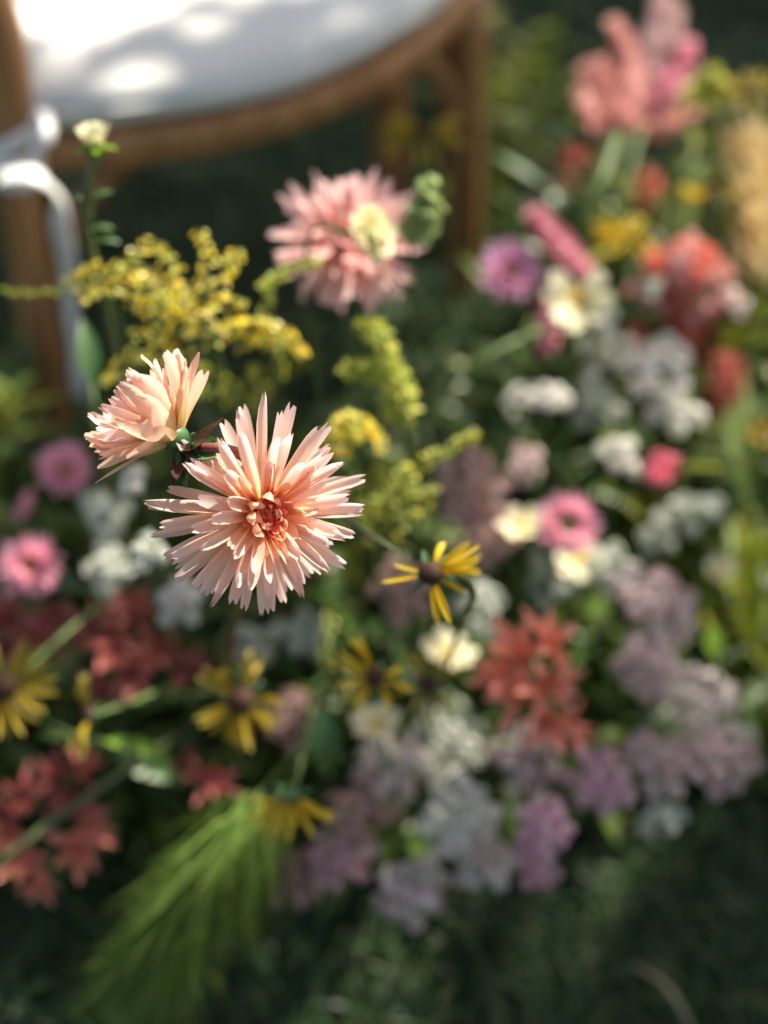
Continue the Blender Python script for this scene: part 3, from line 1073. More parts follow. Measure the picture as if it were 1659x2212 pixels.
def star(label, blooms, mk, group, foot, name='coral_lily', cat='lily', wf=.25):
    """a stalk with several pointed six-petalled blooms: (u, v, d, rpx, axis)"""
    pos = P(*foot)
    root = flower_root(name, label, cat, pos, group)
    b = root.location
    r0 = blooms[0][3] * blooms[0][2] / FPX
    ms = [petal_mesh('petal', M[mk], L=r0, W=r0 * wf * (1 + .2 * s), tip='point', n=6, m=4, cup=.4, curl=(.2, -.5, .5)[s], wmax=.45, base=.4, twist=.3 * (s - 1), wave=.05, seed=s) for s in range(3)]
    sm = MB()
    for (u, v, d, rpx, ax) in blooms:
        p = P(u, v, d)
        Q = frame_of(ax, R.uniform(0, 6))
        k_ = rpx * d / FPX / r0
        for k in range(7):
            T = Matrix.Rotation(2 * PI * k / 7 + R.uniform(-.25, .25), 4, 'Z') @ Matrix.Rotation(math.radians(R.choice((10, 30, 55)) + R.uniform(-8, 8)), 4, 'X') @ Matrix.Scale(k_ * R.uniform(.8, 1.15), 4)
            link('petal', R.choice(ms), root, rel(root, p, Q @ T))
        tube(sm, [p - b, (p - ax * .02).lerp(pos, .5) - b, pos - b], .0015, .0018, 5)
    sm.build('stalks', M['stem_dark'], root)
    stem_to_ground(root, pos, Vector((0, 0, 1)), .0024, M['stem_dark'])
    return root


# ------------------------------------------------------------------ the flowers, one by one
T_ = CV(0, .25, 1)
G = 'pink asters'
aster('pink aster with a tan eye, just behind the side-facing dahlia', 140, 1015, 1.15, 66, CV(.1, .25, .9), hole=.22)
aster('small pink aster turned sideways between two larger ones', 66, 1098, 1.2, 48, CV(-.85, .35, .35), hole=.3, closed=.3)
aster('pink aster with a yellow eye beside the picture edge above the dark red lilies', 68, 1222, 1.1, 76, CV(-.05, .1, 1), hole=.24)
aster('purple aster with an ochre eye near the front chair leg', 1102, 585, 1.25, 76, CV(.25, .05, .95), 'aster_purple', hole=.24)
aster('hot pink half-closed aster catching the sun beside white florets', 1400, 1032, 1.18, 98, CV(.35, .35, .8), 'aster_hot', rows=6, hole=.14, closed=.75)
aster('ring-shaped pink aster with a pale green eye below the hot pink one', 1226, 1130, 1.12, 74, CV(.05, .05, 1), 'aster', 'disc_green', hole=.34, rows=4)

coneflower('yellow coneflower with gappy rays and a dark cone, below the sharp dahlia', 930, 1238, .80, 116, CV(.0, .1, 1), [4, 14, 23, 31, 40, 66, 168, 188, 278, 290, 330], 27, wf=.10,
           lens=[1, 1, 1.05, 1.1, 1.0, .55, .62, .95, .95, 1.0, .75], stempath=[P(985, 1240, .82), P(1022, 1285, .85), P(985, 1380, .95)])
coneflower('yellow coneflower turned sideways with a thin dark cone above the cream cosmos', 808, 1462, .95, 98, CV(.55, .15, .8), [120, 145, 165, 190, 215, 240, 300, 340, 20, 110, 225], 24, wf=.10)
coneflower('shaded yellow coneflower hidden behind the sideways one', 925, 1478, 1.02, 82, CV(.1, .4, .9), [30, 60, 100, 130, 200, 240, 275, 310], 22, 'ray_shaded')
coneflower('large yellow coneflower with its dark cone above drooping rays, left of the feathery grass', 522, 1512, 1.0, 112, CV(.0, .3, .95), [65, 85, 120, 138, 152, 200, 214, 228, 242, 256, 270, 285, 310, 335, 355], 30, el=-8, mk='ray_shaded')
coneflower('yellow coneflower cut by the picture edge with a dark cone', 12, 1482, 1.0, 112, CV(.05, .2, .97), [70, 50, 30, 10, 350, 330, 312, 295, 278, 262, 110, 150, 190, 230], 30, 'ray_shaded')
coneflower('yellow coneflower in profile with rays swept back to one side of a dark cone', 196, 1545, 1.0, 100, CV(-.9, .1, .35), [85, 110, 60, 130, 275, 250, 300, 230], 24, 'ray_shaded', el=30, stempath=[P(260, 1528, 1.02), P(400, 1500, 1.1)])
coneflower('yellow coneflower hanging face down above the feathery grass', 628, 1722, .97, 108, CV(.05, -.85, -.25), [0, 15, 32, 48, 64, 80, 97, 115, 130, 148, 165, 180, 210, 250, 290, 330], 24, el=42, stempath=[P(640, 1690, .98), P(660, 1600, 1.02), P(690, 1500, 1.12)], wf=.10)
coneflower('yellow coneflower at the picture edge beside the upper celosia', 1622, 200, 1.35, 66, CV(-.25, .5, .8), [0, 30, 60, 95, 130, 165, 200, 235, 270, 310], 18, el=20, mk='ray_shaded')
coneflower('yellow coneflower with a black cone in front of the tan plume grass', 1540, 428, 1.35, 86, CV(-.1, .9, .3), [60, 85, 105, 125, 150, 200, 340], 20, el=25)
coneflower('dim yellow coneflower in the shade against the front chair leg', 915, 292, 1.38, 104, CV(0, .5, .8), [5, 20, 40, 140, 160, 178, 200, 265, 285, 335], 20, mk='ray_shaded')
coneflower('orange-yellow coneflower above the coral celosia', 1352, 512, 1.38, 80, CV(.1, .7, .6), [0, 25, 50, 75, 100, 130, 160, 185, 215, 250, 290, 325], 13)
coneflower('yellow coneflower just showing at the picture edge amid lime foliage', 1652, 938, 1.28, 46, CV(-.1, .6, .8), [20, 70, 120, 170, 200, 240, 290, 330], 12)

cosmos('cream cosmos with a yolk yellow eye beside the purple aster', 1250, 645, 1.2, 82, CV(-.15, .1, .95), 8, gaps=(2,))
cosmos('white cosmos seen half sideways under the gappy coneflower', 968, 1415, 1.12, 66, CV(.15, .75, .55), 7, wf=.55)
cosmos('cream cosmos under the sideways coneflower', 815, 1568, 1.08, 62, CV(-.2, .75, .55), 7, wf=.55)
cosmos('pale yellow cosmos half hidden under the ring-shaped aster', 1245, 1205, 1.2, 55, CV(.1, .2, .9), 7)
cosmos('round cream cosmos among lime foliage', 1552, 1238, 1.24, 44, CV(0, .35, .9), 8, el=30)
cosmos('small white cosmos hanging beside the hot pink aster', 1128, 1140, 1.14, 56, CV(-.2, .6, .75), 6)

# cream scabious in front of the rear dahlia
def scabious(label, u, v, d, rpx, axis, squash=1.0):
    pos = P(u, v, d)
    rad = rpx * d / FPX
    root = flower_root('scabious', label, 'scabious', pos)
    Q = frame_of(axis)
    ms = [petal_mesh('petal', M['cream'], L=rad * .62, W=rad * .4, tip='round', n=5, cup=.3, curl=.2, wave=.08, seed=s, base=.3) for s in range(3)]
    for cnt, r0, el in ((13, .38, 8), (11, .28, 28), (9, .16, 45), (7, .05, 65)):
        for k in range(cnt):
            T = Matrix.Rotation(2 * PI * k / cnt + R.uniform(-.2, .2), 4, 'Z') @ Matrix.Translation((0, rad * r0, .02 * rad)) @ Matrix.Rotation(math.radians(el + R.uniform(-12, 12)), 4, 'X')
            link('petal', R.choice(ms), root, rel(root, pos, Q @ T))
    mb = MB()
    blob(mb, (0, 0, 0), rad * .42, rad * .3, 10, 5)
    mb.build('receptacle', M['hop'], root, M=rel(root, pos, Q))
    stem_to_ground(root, pos - axis * rad * .3, axis, .0014, M['stem'])


scabious('cream double scabious in front of the dusty pink dahlia', 800, 505, .93, 72, CV(.72, .1, .62))

# bud by the ribbon
bp_ = P(205, 318, .90)
bud = flower_root('dahlia_bud', 'cream flower bud on a straight green stem beside the ribbon', 'flower bud', bp_)
bax = CV(-.1, .9, .35)
Q = frame_of(bax)
br_ = 40 * .9 / FPX
ms = [petal_mesh('petal', M['cream'], L=br_ * 1.35, W=br_ * .75, tip='round', n=5, cup=.6, curl=.5 + .25 * s, base=.4) for s in range(2)]
for cnt, el, r0 in ((8, 38, .25), (7, 58, .18), (5, 75, .1)):
    for k in range(cnt):
        link('petal', R.choice(ms), bud, rel(bud, bp_, Q @ Matrix.Rotation(2 * PI * k / cnt + R.uniform(-.2, .2), 4, 'Z') @ Matrix.Translation((0, br_ * r0, 0)) @ Matrix.Rotation(math.radians(el + R.uniform(-10, 10)), 4, 'X')))
mb = MB()
blob(mb, (0, 0, -br_ * .05), br_ * .62, br_ * .5, 10, 5)
mb.build('calyx', M['lime_leaf'], bud, M=rel(bud, bp_, Q))
me = petal_mesh('sepal', M['lime_leaf'], L=br_ * .9, W=br_ * .4, tip='point', n=4, m=2, curl=-.6)
for k in range(6):
    link('sepal', me, bud, rel(bud, bp_, Q @ Matrix.Rotation(k * PI / 3, 4, 'Z') @ Matrix.Translation((0, br_ * .45, -br_ * .1)) @ Matrix.Rotation(.2, 4, 'X')))
mb = MB()
tube(mb, [p - bud.location for p in (bp_ - bax * br_ * .4, P(188, 400, .91), P(192, 480, .93), P(205, 570, .96), bud.location.copy())], .0034, .0026, 8)
mb.build('stem', M['pale_stem'], bud)
lf = petal_mesh('leaf', M['single_leaf'], L=.015, W=.005, tip='point', n=5, cup=.3, curl=-.8)
for (u, v, d, r_, up) in ((190, 425, .912, -.8, .4), (196, 430, .912, .7, .5), (196, 495, .935, .9, .3), (210, 520, .94, .9, .2)):
    n_ = CV(r_, up, .3)
    y = n_
    z = (CV(0, .6, .8) - y * CV(0, .6, .8).dot(y)).normalized()
    x = y.cross(z)
    link('leaf', lf, bud, rel(bud, P(u, v, d), Matrix(((x.x, y.x, z.x, 0), (x.y, y.y, z.y, 0), (x.z, y.z, z.z, 0), (0, 0, 0, 1)))))

# goldenrod and other spires
D = .95
goldenrod('bright yellow goldenrod plume spreading behind the side-facing dahlia', [
    [(470, 720, D), (400, 655, D), (300, 600, D), (200, 590, D), (150, 615, D)],
    [(300, 640, D), (275, 600, D), (300, 545, D), (330, 530, D)], [(390, 650, D), (375, 590, D), (352, 525, D)],
    [(440, 640, D - .01), (445, 560, D), (428, 505, D)], [(460, 660, D), (485, 590, D), (512, 545, D)],
    [(440, 690, D - .01), (480, 660, D - .01), (530, 650, D - .01)], [(430, 715, D), (350, 690, D), (280, 650, D)],
    [(420, 735, D + .01), (360, 720, D), (285, 725, D)], [(400, 770, D), (330, 760, D), (262, 790, D), (225, 830, D)],
    [(420, 660, D - .015), (350, 650, D - .015), (250, 620, D - .01), (170, 640, D)],
    [(430, 700, D), (400, 660, D), (330, 600, D + .01), (250, 575, D)],
    [(440, 750, D), (480, 720, D), (510, 700, D)],
], 'gold', 'goldenrod', (470, 860, 1.0), r=.0088, spacing=.0016, fr=.0028)
goldenrod('slim green unopened goldenrod tip crossing the chair post', [[(190, 625, D + .02), (110, 628, D + .02), (50, 632, D + .02), (0, 630, D + .02)]], 'gold_green', 'goldenrod', (260, 700, 1.0), r=.0028, spacing=.0022, fr=.0024)
goldenrod('arching goldenrod spike with an orange tip, between the two back dahlias', [[(480, 715, .97), (560, 700, .96), (615, 720, .96), (655, 770, .96)], [(500, 740, .97), (560, 735, .97), (600, 735, .97)]], 'gold', 'goldenrod', (470, 760, 1.0), r=.0048, spacing=.0011, fr=.0034)
goldenrod('green goldenrod branches behind the tips of the sharp dahlia', [[(540, 900, 1.02), (500, 830, 1.02), (420, 790, 1.02)], [(560, 900, 1.02), (545, 830, 1.02), (550, 790, 1.02)], [(520, 860, 1.04), (430, 840, 1.04), (360, 830, 1.04)], [(560, 860, 1.05), (600, 800, 1.05), (590, 750, 1.05)]], 'gold_green', 'goldenrod', (560, 960, 1.06), r=.006, spacing=.0010)
goldenrod('yellow arching goldenrod tip to the upper side of the gappy coneflower', [[(715, 985, .97), (715, 930, .96), (760, 905, .96), (810, 930, .96), (825, 975, .96)], [(740, 985, .97), (760, 940, .96), (790, 935, .96)]], 'gold', 'goldenrod', (760, 1060, 1.0), r=.006, spacing=.0009)
goldenrod('olive goldenrod plume with one long tip pointing up, behind the gappy coneflower', [[(820, 1130, 1.0), (850, 1060, .99), (900, 1010, .98), (980, 970, .97), (1035, 935, .96)], [(820, 1120, 1.0), (800, 1060, 1.0), (830, 1000, 1.0)], [(850, 1120, 1.0), (890, 1060, 1.0), (870, 1010, 1.0)], [(840, 1150, 1.0), (910, 1100, 1.0), (940, 1050, 1.0)], [(830, 1090, 1.0), (860, 1080, 1.0), (920, 1080, 1.0)], [(800, 1180, 1.0), (790, 1120, 1.0), (775, 1080, 1.0)]], 'gold_green', 'goldenrod', (810, 1220, 1.05), r=.0062, spacing=.0009)
goldenrod('thin green spray in front of the dusty pink dahlia', [[(575, 680, .97), (590, 610, .96), (640, 575, .96), (690, 570, .96)], [(570, 650, .97), (580, 600, .97), (615, 590, .97)]], 'amaranth', 'green sprays', (585, 780, 1.0), r=.0035, spacing=.0012, name='green_spray', cat='green spray')
goldenrod('drooping green amaranth tassel in the middle of the flowers', [[(870, 905, 1.0), (868, 850, .985), (845, 790, .98), (815, 720, .975), (780, 705, .985)], [(850, 910, 1.0), (860, 860, 1.0), (820, 800, 1.0)], [(840, 780, .98), (800, 800, .98), (740, 800, .98)]], 'amaranth', None, (880, 960, 1.04), r=.0105, spacing=.00045, fr=.0034, name='amaranth', cat='amaranth')
goldenrod('pale green hop-like cluster beside the dusty pink dahlia', [[(885, 520, .98), (905, 460, .97), (925, 390, .97)], [(900, 520, .98), (935, 470, .97), (925, 420, .97)]], 'hop', None, (890, 600, 1.02), r=.0085, spacing=.0007, fr=.0045, name='hop_cluster', cat='hop cluster')
goldenrod('yellow-green knobbly flower head beside the upper pink celosia', [[(1490, 220, 1.4), (1520, 180, 1.4), (1555, 160, 1.4)], [(1510, 230, 1.4), (1540, 190, 1.4), (1560, 175, 1.4)]], 'gold_green', None, (1470, 300, 1.42), r=.014, spacing=.0006, fr=.005, name='fennel_head', cat='fennel')
goldenrod('faint yellow-green spray below the sharp dahlia', [[(712, 1450, 1.08), (706, 1390, 1.06), (715, 1330, 1.05)]], 'gold_green', 'green sprays', (712, 1480, 1.1), r=.005, spacing=.0012, name='green_spray', cat='green spray')

# celosia
E = 1.5
plume('tall cluster of pink celosia plumes against the dark lawn', [
    ([(1340, 240, E), (1350, 170, E), (1360, 110, E), (1325, 45, E)], 23, None),
    ([(1370, 230, E), (1390, 150, E), (1415, 70, E), (1435, -10, E)], 30, 'celosia_mauve'),
    ([(1400, 200, E), (1420, 120, E), (1450, 60, E), (1455, 15, E)], 24, 'celosia_mauve'),
    ([(1410, 230, E), (1440, 180, E), (1475, 140, E), (1488, 92, E)], 25, 'celosia_pink'),
    ([(1400, 250, E), (1430, 220, E), (1480, 190, E)], 27, 'celosia_mauve'),
    ([(1400, 235, E - .02), (1440, 205, E - .02), (1455, 165, E - .02)], 24, 'celosia_pink'),
    ([(1370, 265, E - .02), (1430, 262, E - .02), (1508, 245, E - .02)], 19, None),
    ([(1390, 285, E - .02), (1430, 280, E - .02), (1480, 268, E - .02)], 16, None),
    ([(1350, 270, E), (1310, 210, E), (1265, 140, E)], 25, None),
    ([(1345, 250, E), (1320, 190, E), (1300, 130, E)], 24, None),
    ([(1330, 285, E - .03), (1290, 250, E - .03), (1255, 190, E - .02)], 25, None),
    ([(1340, 290, E - .03), (1300, 270, E - .03), (1265, 240, E - .02)], 20, None),
    ([(1360, 290, E - .04), (1330, 270, E - .05), (1285, 285, E - .05)], 22, None),
    ([(1350, 250, E - .03), (1370, 200, E - .04), (1375, 140, E - .03)], 25, None),
    ([(1365, 270, E - .05), (1350, 235, E - .06), (1330, 215, E - .06)], 25, None),
], 'celosia', 'celosias', (1345, 310, E), bract=.0062)
plume('slender rose pink celosia spike above the cream cosmos', [([(1275, 600, 1.25), (1220, 540, 1.24), (1180, 490, 1.24), (1150, 455, 1.24)], 27, None)], 'celosia_pink', 'celosias', (1290, 640, 1.27), bract=.0055)
plume('short rose pink celosia spike hanging beside the cream cosmos', [([(1195, 610, 1.26), (1188, 680, 1.25), (1180, 755, 1.25)], 28, None)], 'celosia_pink', 'celosias', (1205, 615, 1.28), bract=.0055)
plume('coral celosia plume glowing in the sun below the tan plume grass', [
    ([(1440, 690, 1.36), (1455, 610, 1.35), (1480, 530, 1.34)], 36, None), ([(1470, 660, 1.34), (1500, 600, 1.33), (1530, 540, 1.33)], 32, None),
    ([(1470, 640, 1.34), (1530, 600, 1.33), (1575, 580, 1.33)], 22, 'celosia'), ([(1450, 650, 1.35), (1425, 600, 1.35), (1410, 545, 1.35)], 28, None),
    ([(1440, 680, 1.35), (1400, 640, 1.35), (1360, 620, 1.35)], 18, 'celosia'), ([(1460, 620, 1.33), (1470, 570, 1.32), (1500, 515, 1.32)], 22, 'celosia'),
    ([(1480, 700, 1.34), (1540, 650, 1.33), (1590, 630, 1.33)], 20, 'celosia')], 'celosia_coral', 'celosias', (1460, 730, 1.38), bract=.0062)
plume('dusky red celosia plumes under the coral one', [([(1480, 790, 1.36), (1470, 730, 1.36), (1440, 670, 1.36)], 38, None), ([(1500, 790, 1.36), (1515, 720, 1.35), (1540, 660, 1.35)], 34, None), ([(1400, 790, 1.36), (1385, 750, 1.36), (1370, 700, 1.36)], 28, 'celosia_coral'), ([(1470, 780, 1.35), (1490, 720, 1.34), (1480, 680, 1.34)], 26, 'celosia_coral')], 'celosia_red', 'celosias', (1470, 820, 1.4), bract=.006)
plume('dull red celosia plume beside the white florets near the picture edge', [([(1560, 900, 1.34), (1560, 840, 1.33), (1575, 770, 1.33)], 46, None)], 'celosia_red', 'celosias', (1555, 930, 1.36), bract=.006)
plume('small blurred coral celosia knob under the tall pink cluster', [([(1225, 410, E), (1235, 360, E), (1245, 325, E)], 36, None)], 'celosia_coral', 'celosias', (1225, 440, E), bract=.006)
plume('little coral celosia knob above the orange-yellow coneflower', [([(1385, 450, 1.48), (1395, 410, 1.48), (1405, 375, 1.48)], 26, None)], 'celosia_coral', 'celosias', (1385, 470, 1.5), bract=.006)

# coral and dark red lilies
A = CV
star('coral lily cluster with pointed petals beside the mauve yarrow', [(1130, 1420, 1.06, 105, A(-.3, .5, .7)), (1190, 1400, 1.05, 100, A(.1, .7, .6)), (1180, 1480, 1.04, 110, A(.4, .1, .8)), (1130, 1500, 1.06, 95, A(-.4, .1, .8)), (1180, 1550, 1.06, 95, A(.1, -.3, .8)), (1230, 1560, 1.07, 80, A(.4, -.3, .7)), (1090, 1460, 1.08, 80, A(-.5, .3, .6))], 'star_coral', 'lilies', (1150, 1500, 1.12))
star('dark red lily cluster at the picture edge under the yellow-eyed aster', [(20, 1340, 1.18, 90, A(-.2, .4, .8)), (70, 1380, 1.18, 80, A(.2, .3, .8)), (10, 1410, 1.18, 80, A(-.2, .1, .9)), (110, 1350, 1.2, 70, A(.3, .5, .7))], 'star_red', 'lilies', (40, 1400, 1.24), name='red_lily')
star('dark red lily cluster below the white florets', [(300, 1330, 1.16, 95, A(0, .6, .7)), (250, 1390, 1.15, 95, A(-.2, .2, .9)), (340, 1400, 1.15, 90, A(.3, .2, .8)), (290, 1450, 1.14, 85, A(0, 0, 1)), (400, 1440, 1.16, 70, A(.5, .1, .8)), (190, 1360, 1.16, 75, A(-.4, .3, .8)), (225, 1470, 1.15, 70, A(-.3, -.1, .9))], 'star_red', 'lilies', (290, 1420, 1.22), name='red_lily')
star('dusky red lily cluster behind the slanting stem', [(120, 1680, 1.12, 85, A(.2, .4, .8)), (60, 1720, 1.12, 85, A(-.2, .3, .9)), (150, 1730, 1.12, 75, A(.3, .1, .9)), (20, 1760, 1.12, 70, A(-.3, .1, .9)), (170, 1660, 1.13, 70, A(.4, .5, .7))], 'star_red', 'lilies', (90, 1730, 1.16), name='red_lily')
star('orange-red lily cluster under the slanting stem near the grass', [(60, 1850, 1.12, 85, A(-.1, .2, .9)), (170, 1830, 1.12, 85, A(.3, .2, .8)), (90, 1900, 1.12, 70, A(0, -.2, .9)), (200, 1790, 1.13, 70, A(.4, .4, .7)), (20, 1810, 1.12, 70, A(-.3, .3, .8))], 'star_coral', 'lilies', (100, 1830, 1.15))
star('single rusty red lily behind the feathery grass', [(460, 1690, 1.14, 75, A(0, .4, .8)), (420, 1650, 1.16, 60, A(-.3, .5, .7))], 'star_red', 'lilies', (450, 1700, 1.18), name='red_lily')

# white florets
W = 'white florets'
cw = lambda l, u, v, d, r, mk='white_f', **k: cluster('yarrow', l, u, v, d, r, mk, 'white yarrow heads', 'yarrow', **k)
cw('flat white yarrow head seen edge-on under the purple aster', 1160, 868, 1.22, 66, axis=CV(0, .93, .25), flat=.25, n_sub=14)
cw('blush white yarrow head under the cream cosmos', 1300, 765, 1.28, 70, n_sub=7, per=8)
cw('brightest white yarrow head beside the dull red celosia', 1425, 800, 1.24, 78, n_sub=10, per=8, fr=.0055)
cw('white yarrow head below the brightest one', 1450, 900, 1.26, 66, n_sub=7, per=8, fr=.0055)
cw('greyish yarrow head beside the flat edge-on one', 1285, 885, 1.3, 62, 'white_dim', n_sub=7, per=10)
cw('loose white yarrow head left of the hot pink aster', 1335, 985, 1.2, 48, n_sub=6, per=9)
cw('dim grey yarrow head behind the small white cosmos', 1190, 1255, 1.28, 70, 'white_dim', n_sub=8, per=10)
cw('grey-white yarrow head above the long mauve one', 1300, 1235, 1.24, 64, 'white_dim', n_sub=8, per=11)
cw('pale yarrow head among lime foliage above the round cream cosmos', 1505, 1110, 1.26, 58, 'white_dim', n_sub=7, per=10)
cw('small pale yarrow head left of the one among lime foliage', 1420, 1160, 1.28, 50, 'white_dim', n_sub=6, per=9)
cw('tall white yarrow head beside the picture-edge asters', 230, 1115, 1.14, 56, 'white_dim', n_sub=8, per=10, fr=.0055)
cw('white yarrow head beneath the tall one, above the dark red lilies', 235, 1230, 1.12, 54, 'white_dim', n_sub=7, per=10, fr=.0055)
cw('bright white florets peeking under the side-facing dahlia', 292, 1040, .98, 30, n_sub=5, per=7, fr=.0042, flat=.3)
cw('bright white florets at the tips of the sharp dahlia', 322, 1195, .98, 38, 'white_dim', n_sub=6, per=7, fr=.0055)  # dimmed floret colour stands in for shade where sun leaks through
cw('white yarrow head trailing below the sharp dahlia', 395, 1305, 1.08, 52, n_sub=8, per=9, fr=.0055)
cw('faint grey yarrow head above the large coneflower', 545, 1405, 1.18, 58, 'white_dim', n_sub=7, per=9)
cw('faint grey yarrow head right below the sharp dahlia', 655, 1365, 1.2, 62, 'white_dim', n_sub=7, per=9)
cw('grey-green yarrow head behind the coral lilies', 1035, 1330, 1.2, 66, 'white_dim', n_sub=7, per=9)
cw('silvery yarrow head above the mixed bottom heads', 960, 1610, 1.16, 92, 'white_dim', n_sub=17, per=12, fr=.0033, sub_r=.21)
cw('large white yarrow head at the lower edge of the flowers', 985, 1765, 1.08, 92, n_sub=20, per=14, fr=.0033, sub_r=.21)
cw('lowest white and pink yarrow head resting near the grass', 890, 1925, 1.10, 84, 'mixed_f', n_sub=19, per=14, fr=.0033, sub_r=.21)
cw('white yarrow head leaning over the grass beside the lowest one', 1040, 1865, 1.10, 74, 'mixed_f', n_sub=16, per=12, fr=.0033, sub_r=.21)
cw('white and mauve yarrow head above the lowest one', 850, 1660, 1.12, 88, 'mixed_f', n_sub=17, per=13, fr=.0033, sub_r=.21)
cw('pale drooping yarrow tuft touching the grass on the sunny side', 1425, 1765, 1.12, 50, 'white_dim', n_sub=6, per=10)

cw('tiny white yarrow tuft in front of the coral celosia', 1410, 628, 1.28, 24, 'white_dim', n_sub=4, per=5, fr=.0045)
cw('blush yarrow tuft at the edge of the coral celosia', 1590, 655, 1.28, 34, 'mixed_f', n_sub=4, per=5, fr=.0045)
cw('pale yarrow tuft just under the cream cosmos petals', 1300, 690, 1.26, 36, 'white_dim', n_sub=4, per=6, fr=.005)

MV = 'mauve statice heads'
cm = lambda l, u, v, d, r, mk='mauve_f', n_sub=9, per=12, **k: cluster('statice', l, u, v, d, r * 1.06, mk, MV, 'statice', n_sub=int(n_sub * 1.7), per=per, fr=.0031, sub_r=.2, **k)
cm('dusty mauve statice head behind the gappy coneflower', 1015, 1055, 1.16, 84, 'dusty_f', n_sub=12, per=14)
cm('brownish pink statice head touching the gappy coneflower', 1050, 1160, 1.16, 70, 'dusty_f', n_sub=10, per=13)
cm('small mauve statice head under the flat white yarrow', 1130, 1005, 1.2, 44, 'mauve_f', n_sub=6, per=9)
cm('dusty pink statice head lower side of the gappy coneflower', 868, 1280, 1.12, 72, 'dusty_f', n_sub=9, per=12)
cm('upper half of a long mauve statice crescent facing the lime foliage', 1425, 1320, 1.16, 84, 'mauve_f', n_sub=13, per=15)
cm('lower half of a long mauve statice crescent', 1395, 1445, 1.14, 74, 'mauve_f', n_sub=12, per=14)
cm('dull mauve statice head at the upper end of the long crescent', 1350, 1265, 1.18, 52, 'grey_mauve_f', n_sub=7, per=10)
cm('pink-violet statice head directly under the coral lilies', 1130, 1640, 1.1, 84, 'mauve_f', n_sub=11, per=13)
cm('violet statice head between the coral lilies and the grass', 1285, 1690, 1.1, 78, 'violet_f', n_sub=11, per=13)
cm('bright violet statice head drooping to the grass', 1170, 1790, 1.06, 66, 'violet_f', n_sub=10, per=13)
cm('lowest violet statice curl above the grass', 1160, 1880, 1.1, 46, 'violet_f', n_sub=6, per=11)
cm('grey mauve statice head beside the lime leaf', 1500, 1520, 1.18, 92, 'grey_mauve_f', n_sub=12, per=13)
cm('mauve statice head at the far corner of the bed over the grass', 1560, 1640, 1.12, 84, 'mauve_f', n_sub=12, per=14)
cm('mauve statice head between the corner one and the violet ones', 1420, 1650, 1.12, 78, 'mauve_f', n_sub=11, per=13)
cm('shaded mauve statice head right of the large coneflower', 640, 1560, 1.16, 72, 'dusty_f', n_sub=9, per=12)
cm('pinkish statice head beside the hanging coneflower', 780, 1745, 1.12, 74, 'dusty_f', n_sub=10, per=12)
cm('violet statice head behind the feathery grass', 735, 1850, 1.12, 78, 'violet_f', n_sub=10, per=12)
cm('dark mauve statice head low behind the feathery grass tips', 640, 1905, 1.13, 70, 'dusty_f', n_sub=9, per=12)


# feathery grasses
def feather(name, label, spine, length, count, mk, spread, cat, droop=.5, w=.0006):
    pos = P(*spine[0])
    root = flower_root(name, label, cat, pos)
    b = root.location
    c = catmull([P(*q) - b for q in spine], 10)
    mb = MB()
    for i in range(count):
        x = (i + R.random()) / count * (len(c) - 1)
        k = min(int(x), len(c) - 2)
        p = c[k].lerp(c[k + 1], x - k)
        tg = (c[k + 1] - c[k]).normalized()
        o = Vector((R.gauss(0, 1), R.gauss(0, 1), R.gauss(0, 1)))
        o = (o - tg * o.dot(tg)).normalized()
        d = (tg + o * spread * R.uniform(.2, 1)).normalized()
        L = length * R.uniform(.6, 1.15)
        q1 = p + d * L * .5
        q2 = p + d * L + Vector((0, 0, -L * droop * .4))
        s = d.cross(o).normalized() * w
        mb.add([p - s, p + s, q1 + s * 1.1, q1 - s * 1.1, q2], [(0, 1, 2, 3), (3, 2, 4)])
    tag(mb.build('bristles', M[mk], root), kind='stuff')
    sm = MB()
    tube(sm, [c[-1], c[len(c) // 2], c[0], c[0] * .5 + Vector((.02, .04, 0)), Vector((0, 0, 0))], .0008, .0022, 6)
    sm.build('stem', M['stem'], root)
    return root


feather('feather_grass', 'soft green feathery grass plume drooping over the lawn', [(570, 1700, 1.04), (490, 1820, 1.03), (410, 1950, 1.04), (330, 2080, 1.07)], .08, 1700, 'feather', 1.05, 'feather grass', w=.00075)
feather('feather_grass', 'shorter green feathery grass tuft behind the drooping plume', [(610, 1710, 1.09), (565, 1800, 1.10), (525, 1880, 1.12)], .07, 700, 'feather', 1.0, 'feather grass', w=.00075)
feather('plume_grass', 'tan plume grass glowing at the picture edge', [(1650, 640, 1.36), (1640, 540, 1.35), (1645, 430, 1.35), (1640, 330, 1.36)], .06, 420, 'tan', 1.5, 'plume grass', droop=.2, w=.0013)
feather('plume_grass', 'fluffy cream plume grass tip above the tan one', [(1660, 420, 1.38), (1630, 360, 1.38), (1590, 310, 1.38)], .03, 260, 'tan', 1.3, 'plume grass', droop=.1, w=.001)
feather('feather_grass', 'pale green feathery tuft behind the black-coned coneflower', [(1430, 560, 1.42), (1460, 470, 1.42), (1480, 400, 1.42)], .05, 260, 'hop', .8, 'feather grass', w=.0012)


feather('feather_grass', 'wispy yellow-green grass tuft by the picture edge under the dull red celosia', [(1620, 1120, 1.34), (1590, 1020, 1.32), (1600, 930, 1.32)], .06, 260, 'hop', .9, 'feather grass', w=.001)
feather('feather_grass', 'wispy yellow-green grass tuft by the picture edge beside the round cream cosmos', [(1640, 1420, 1.3), (1610, 1320, 1.28), (1620, 1210, 1.28)], .06, 240, 'leaf_light', .9, 'feather grass', w=.001)
feather('feather_grass', 'golden green grass tuft under the tan plume grass', [(1600, 850, 1.38), (1570, 770, 1.36), (1610, 690, 1.36)], .06, 240, 'leaf_light', .9, 'feather grass', w=.0012)

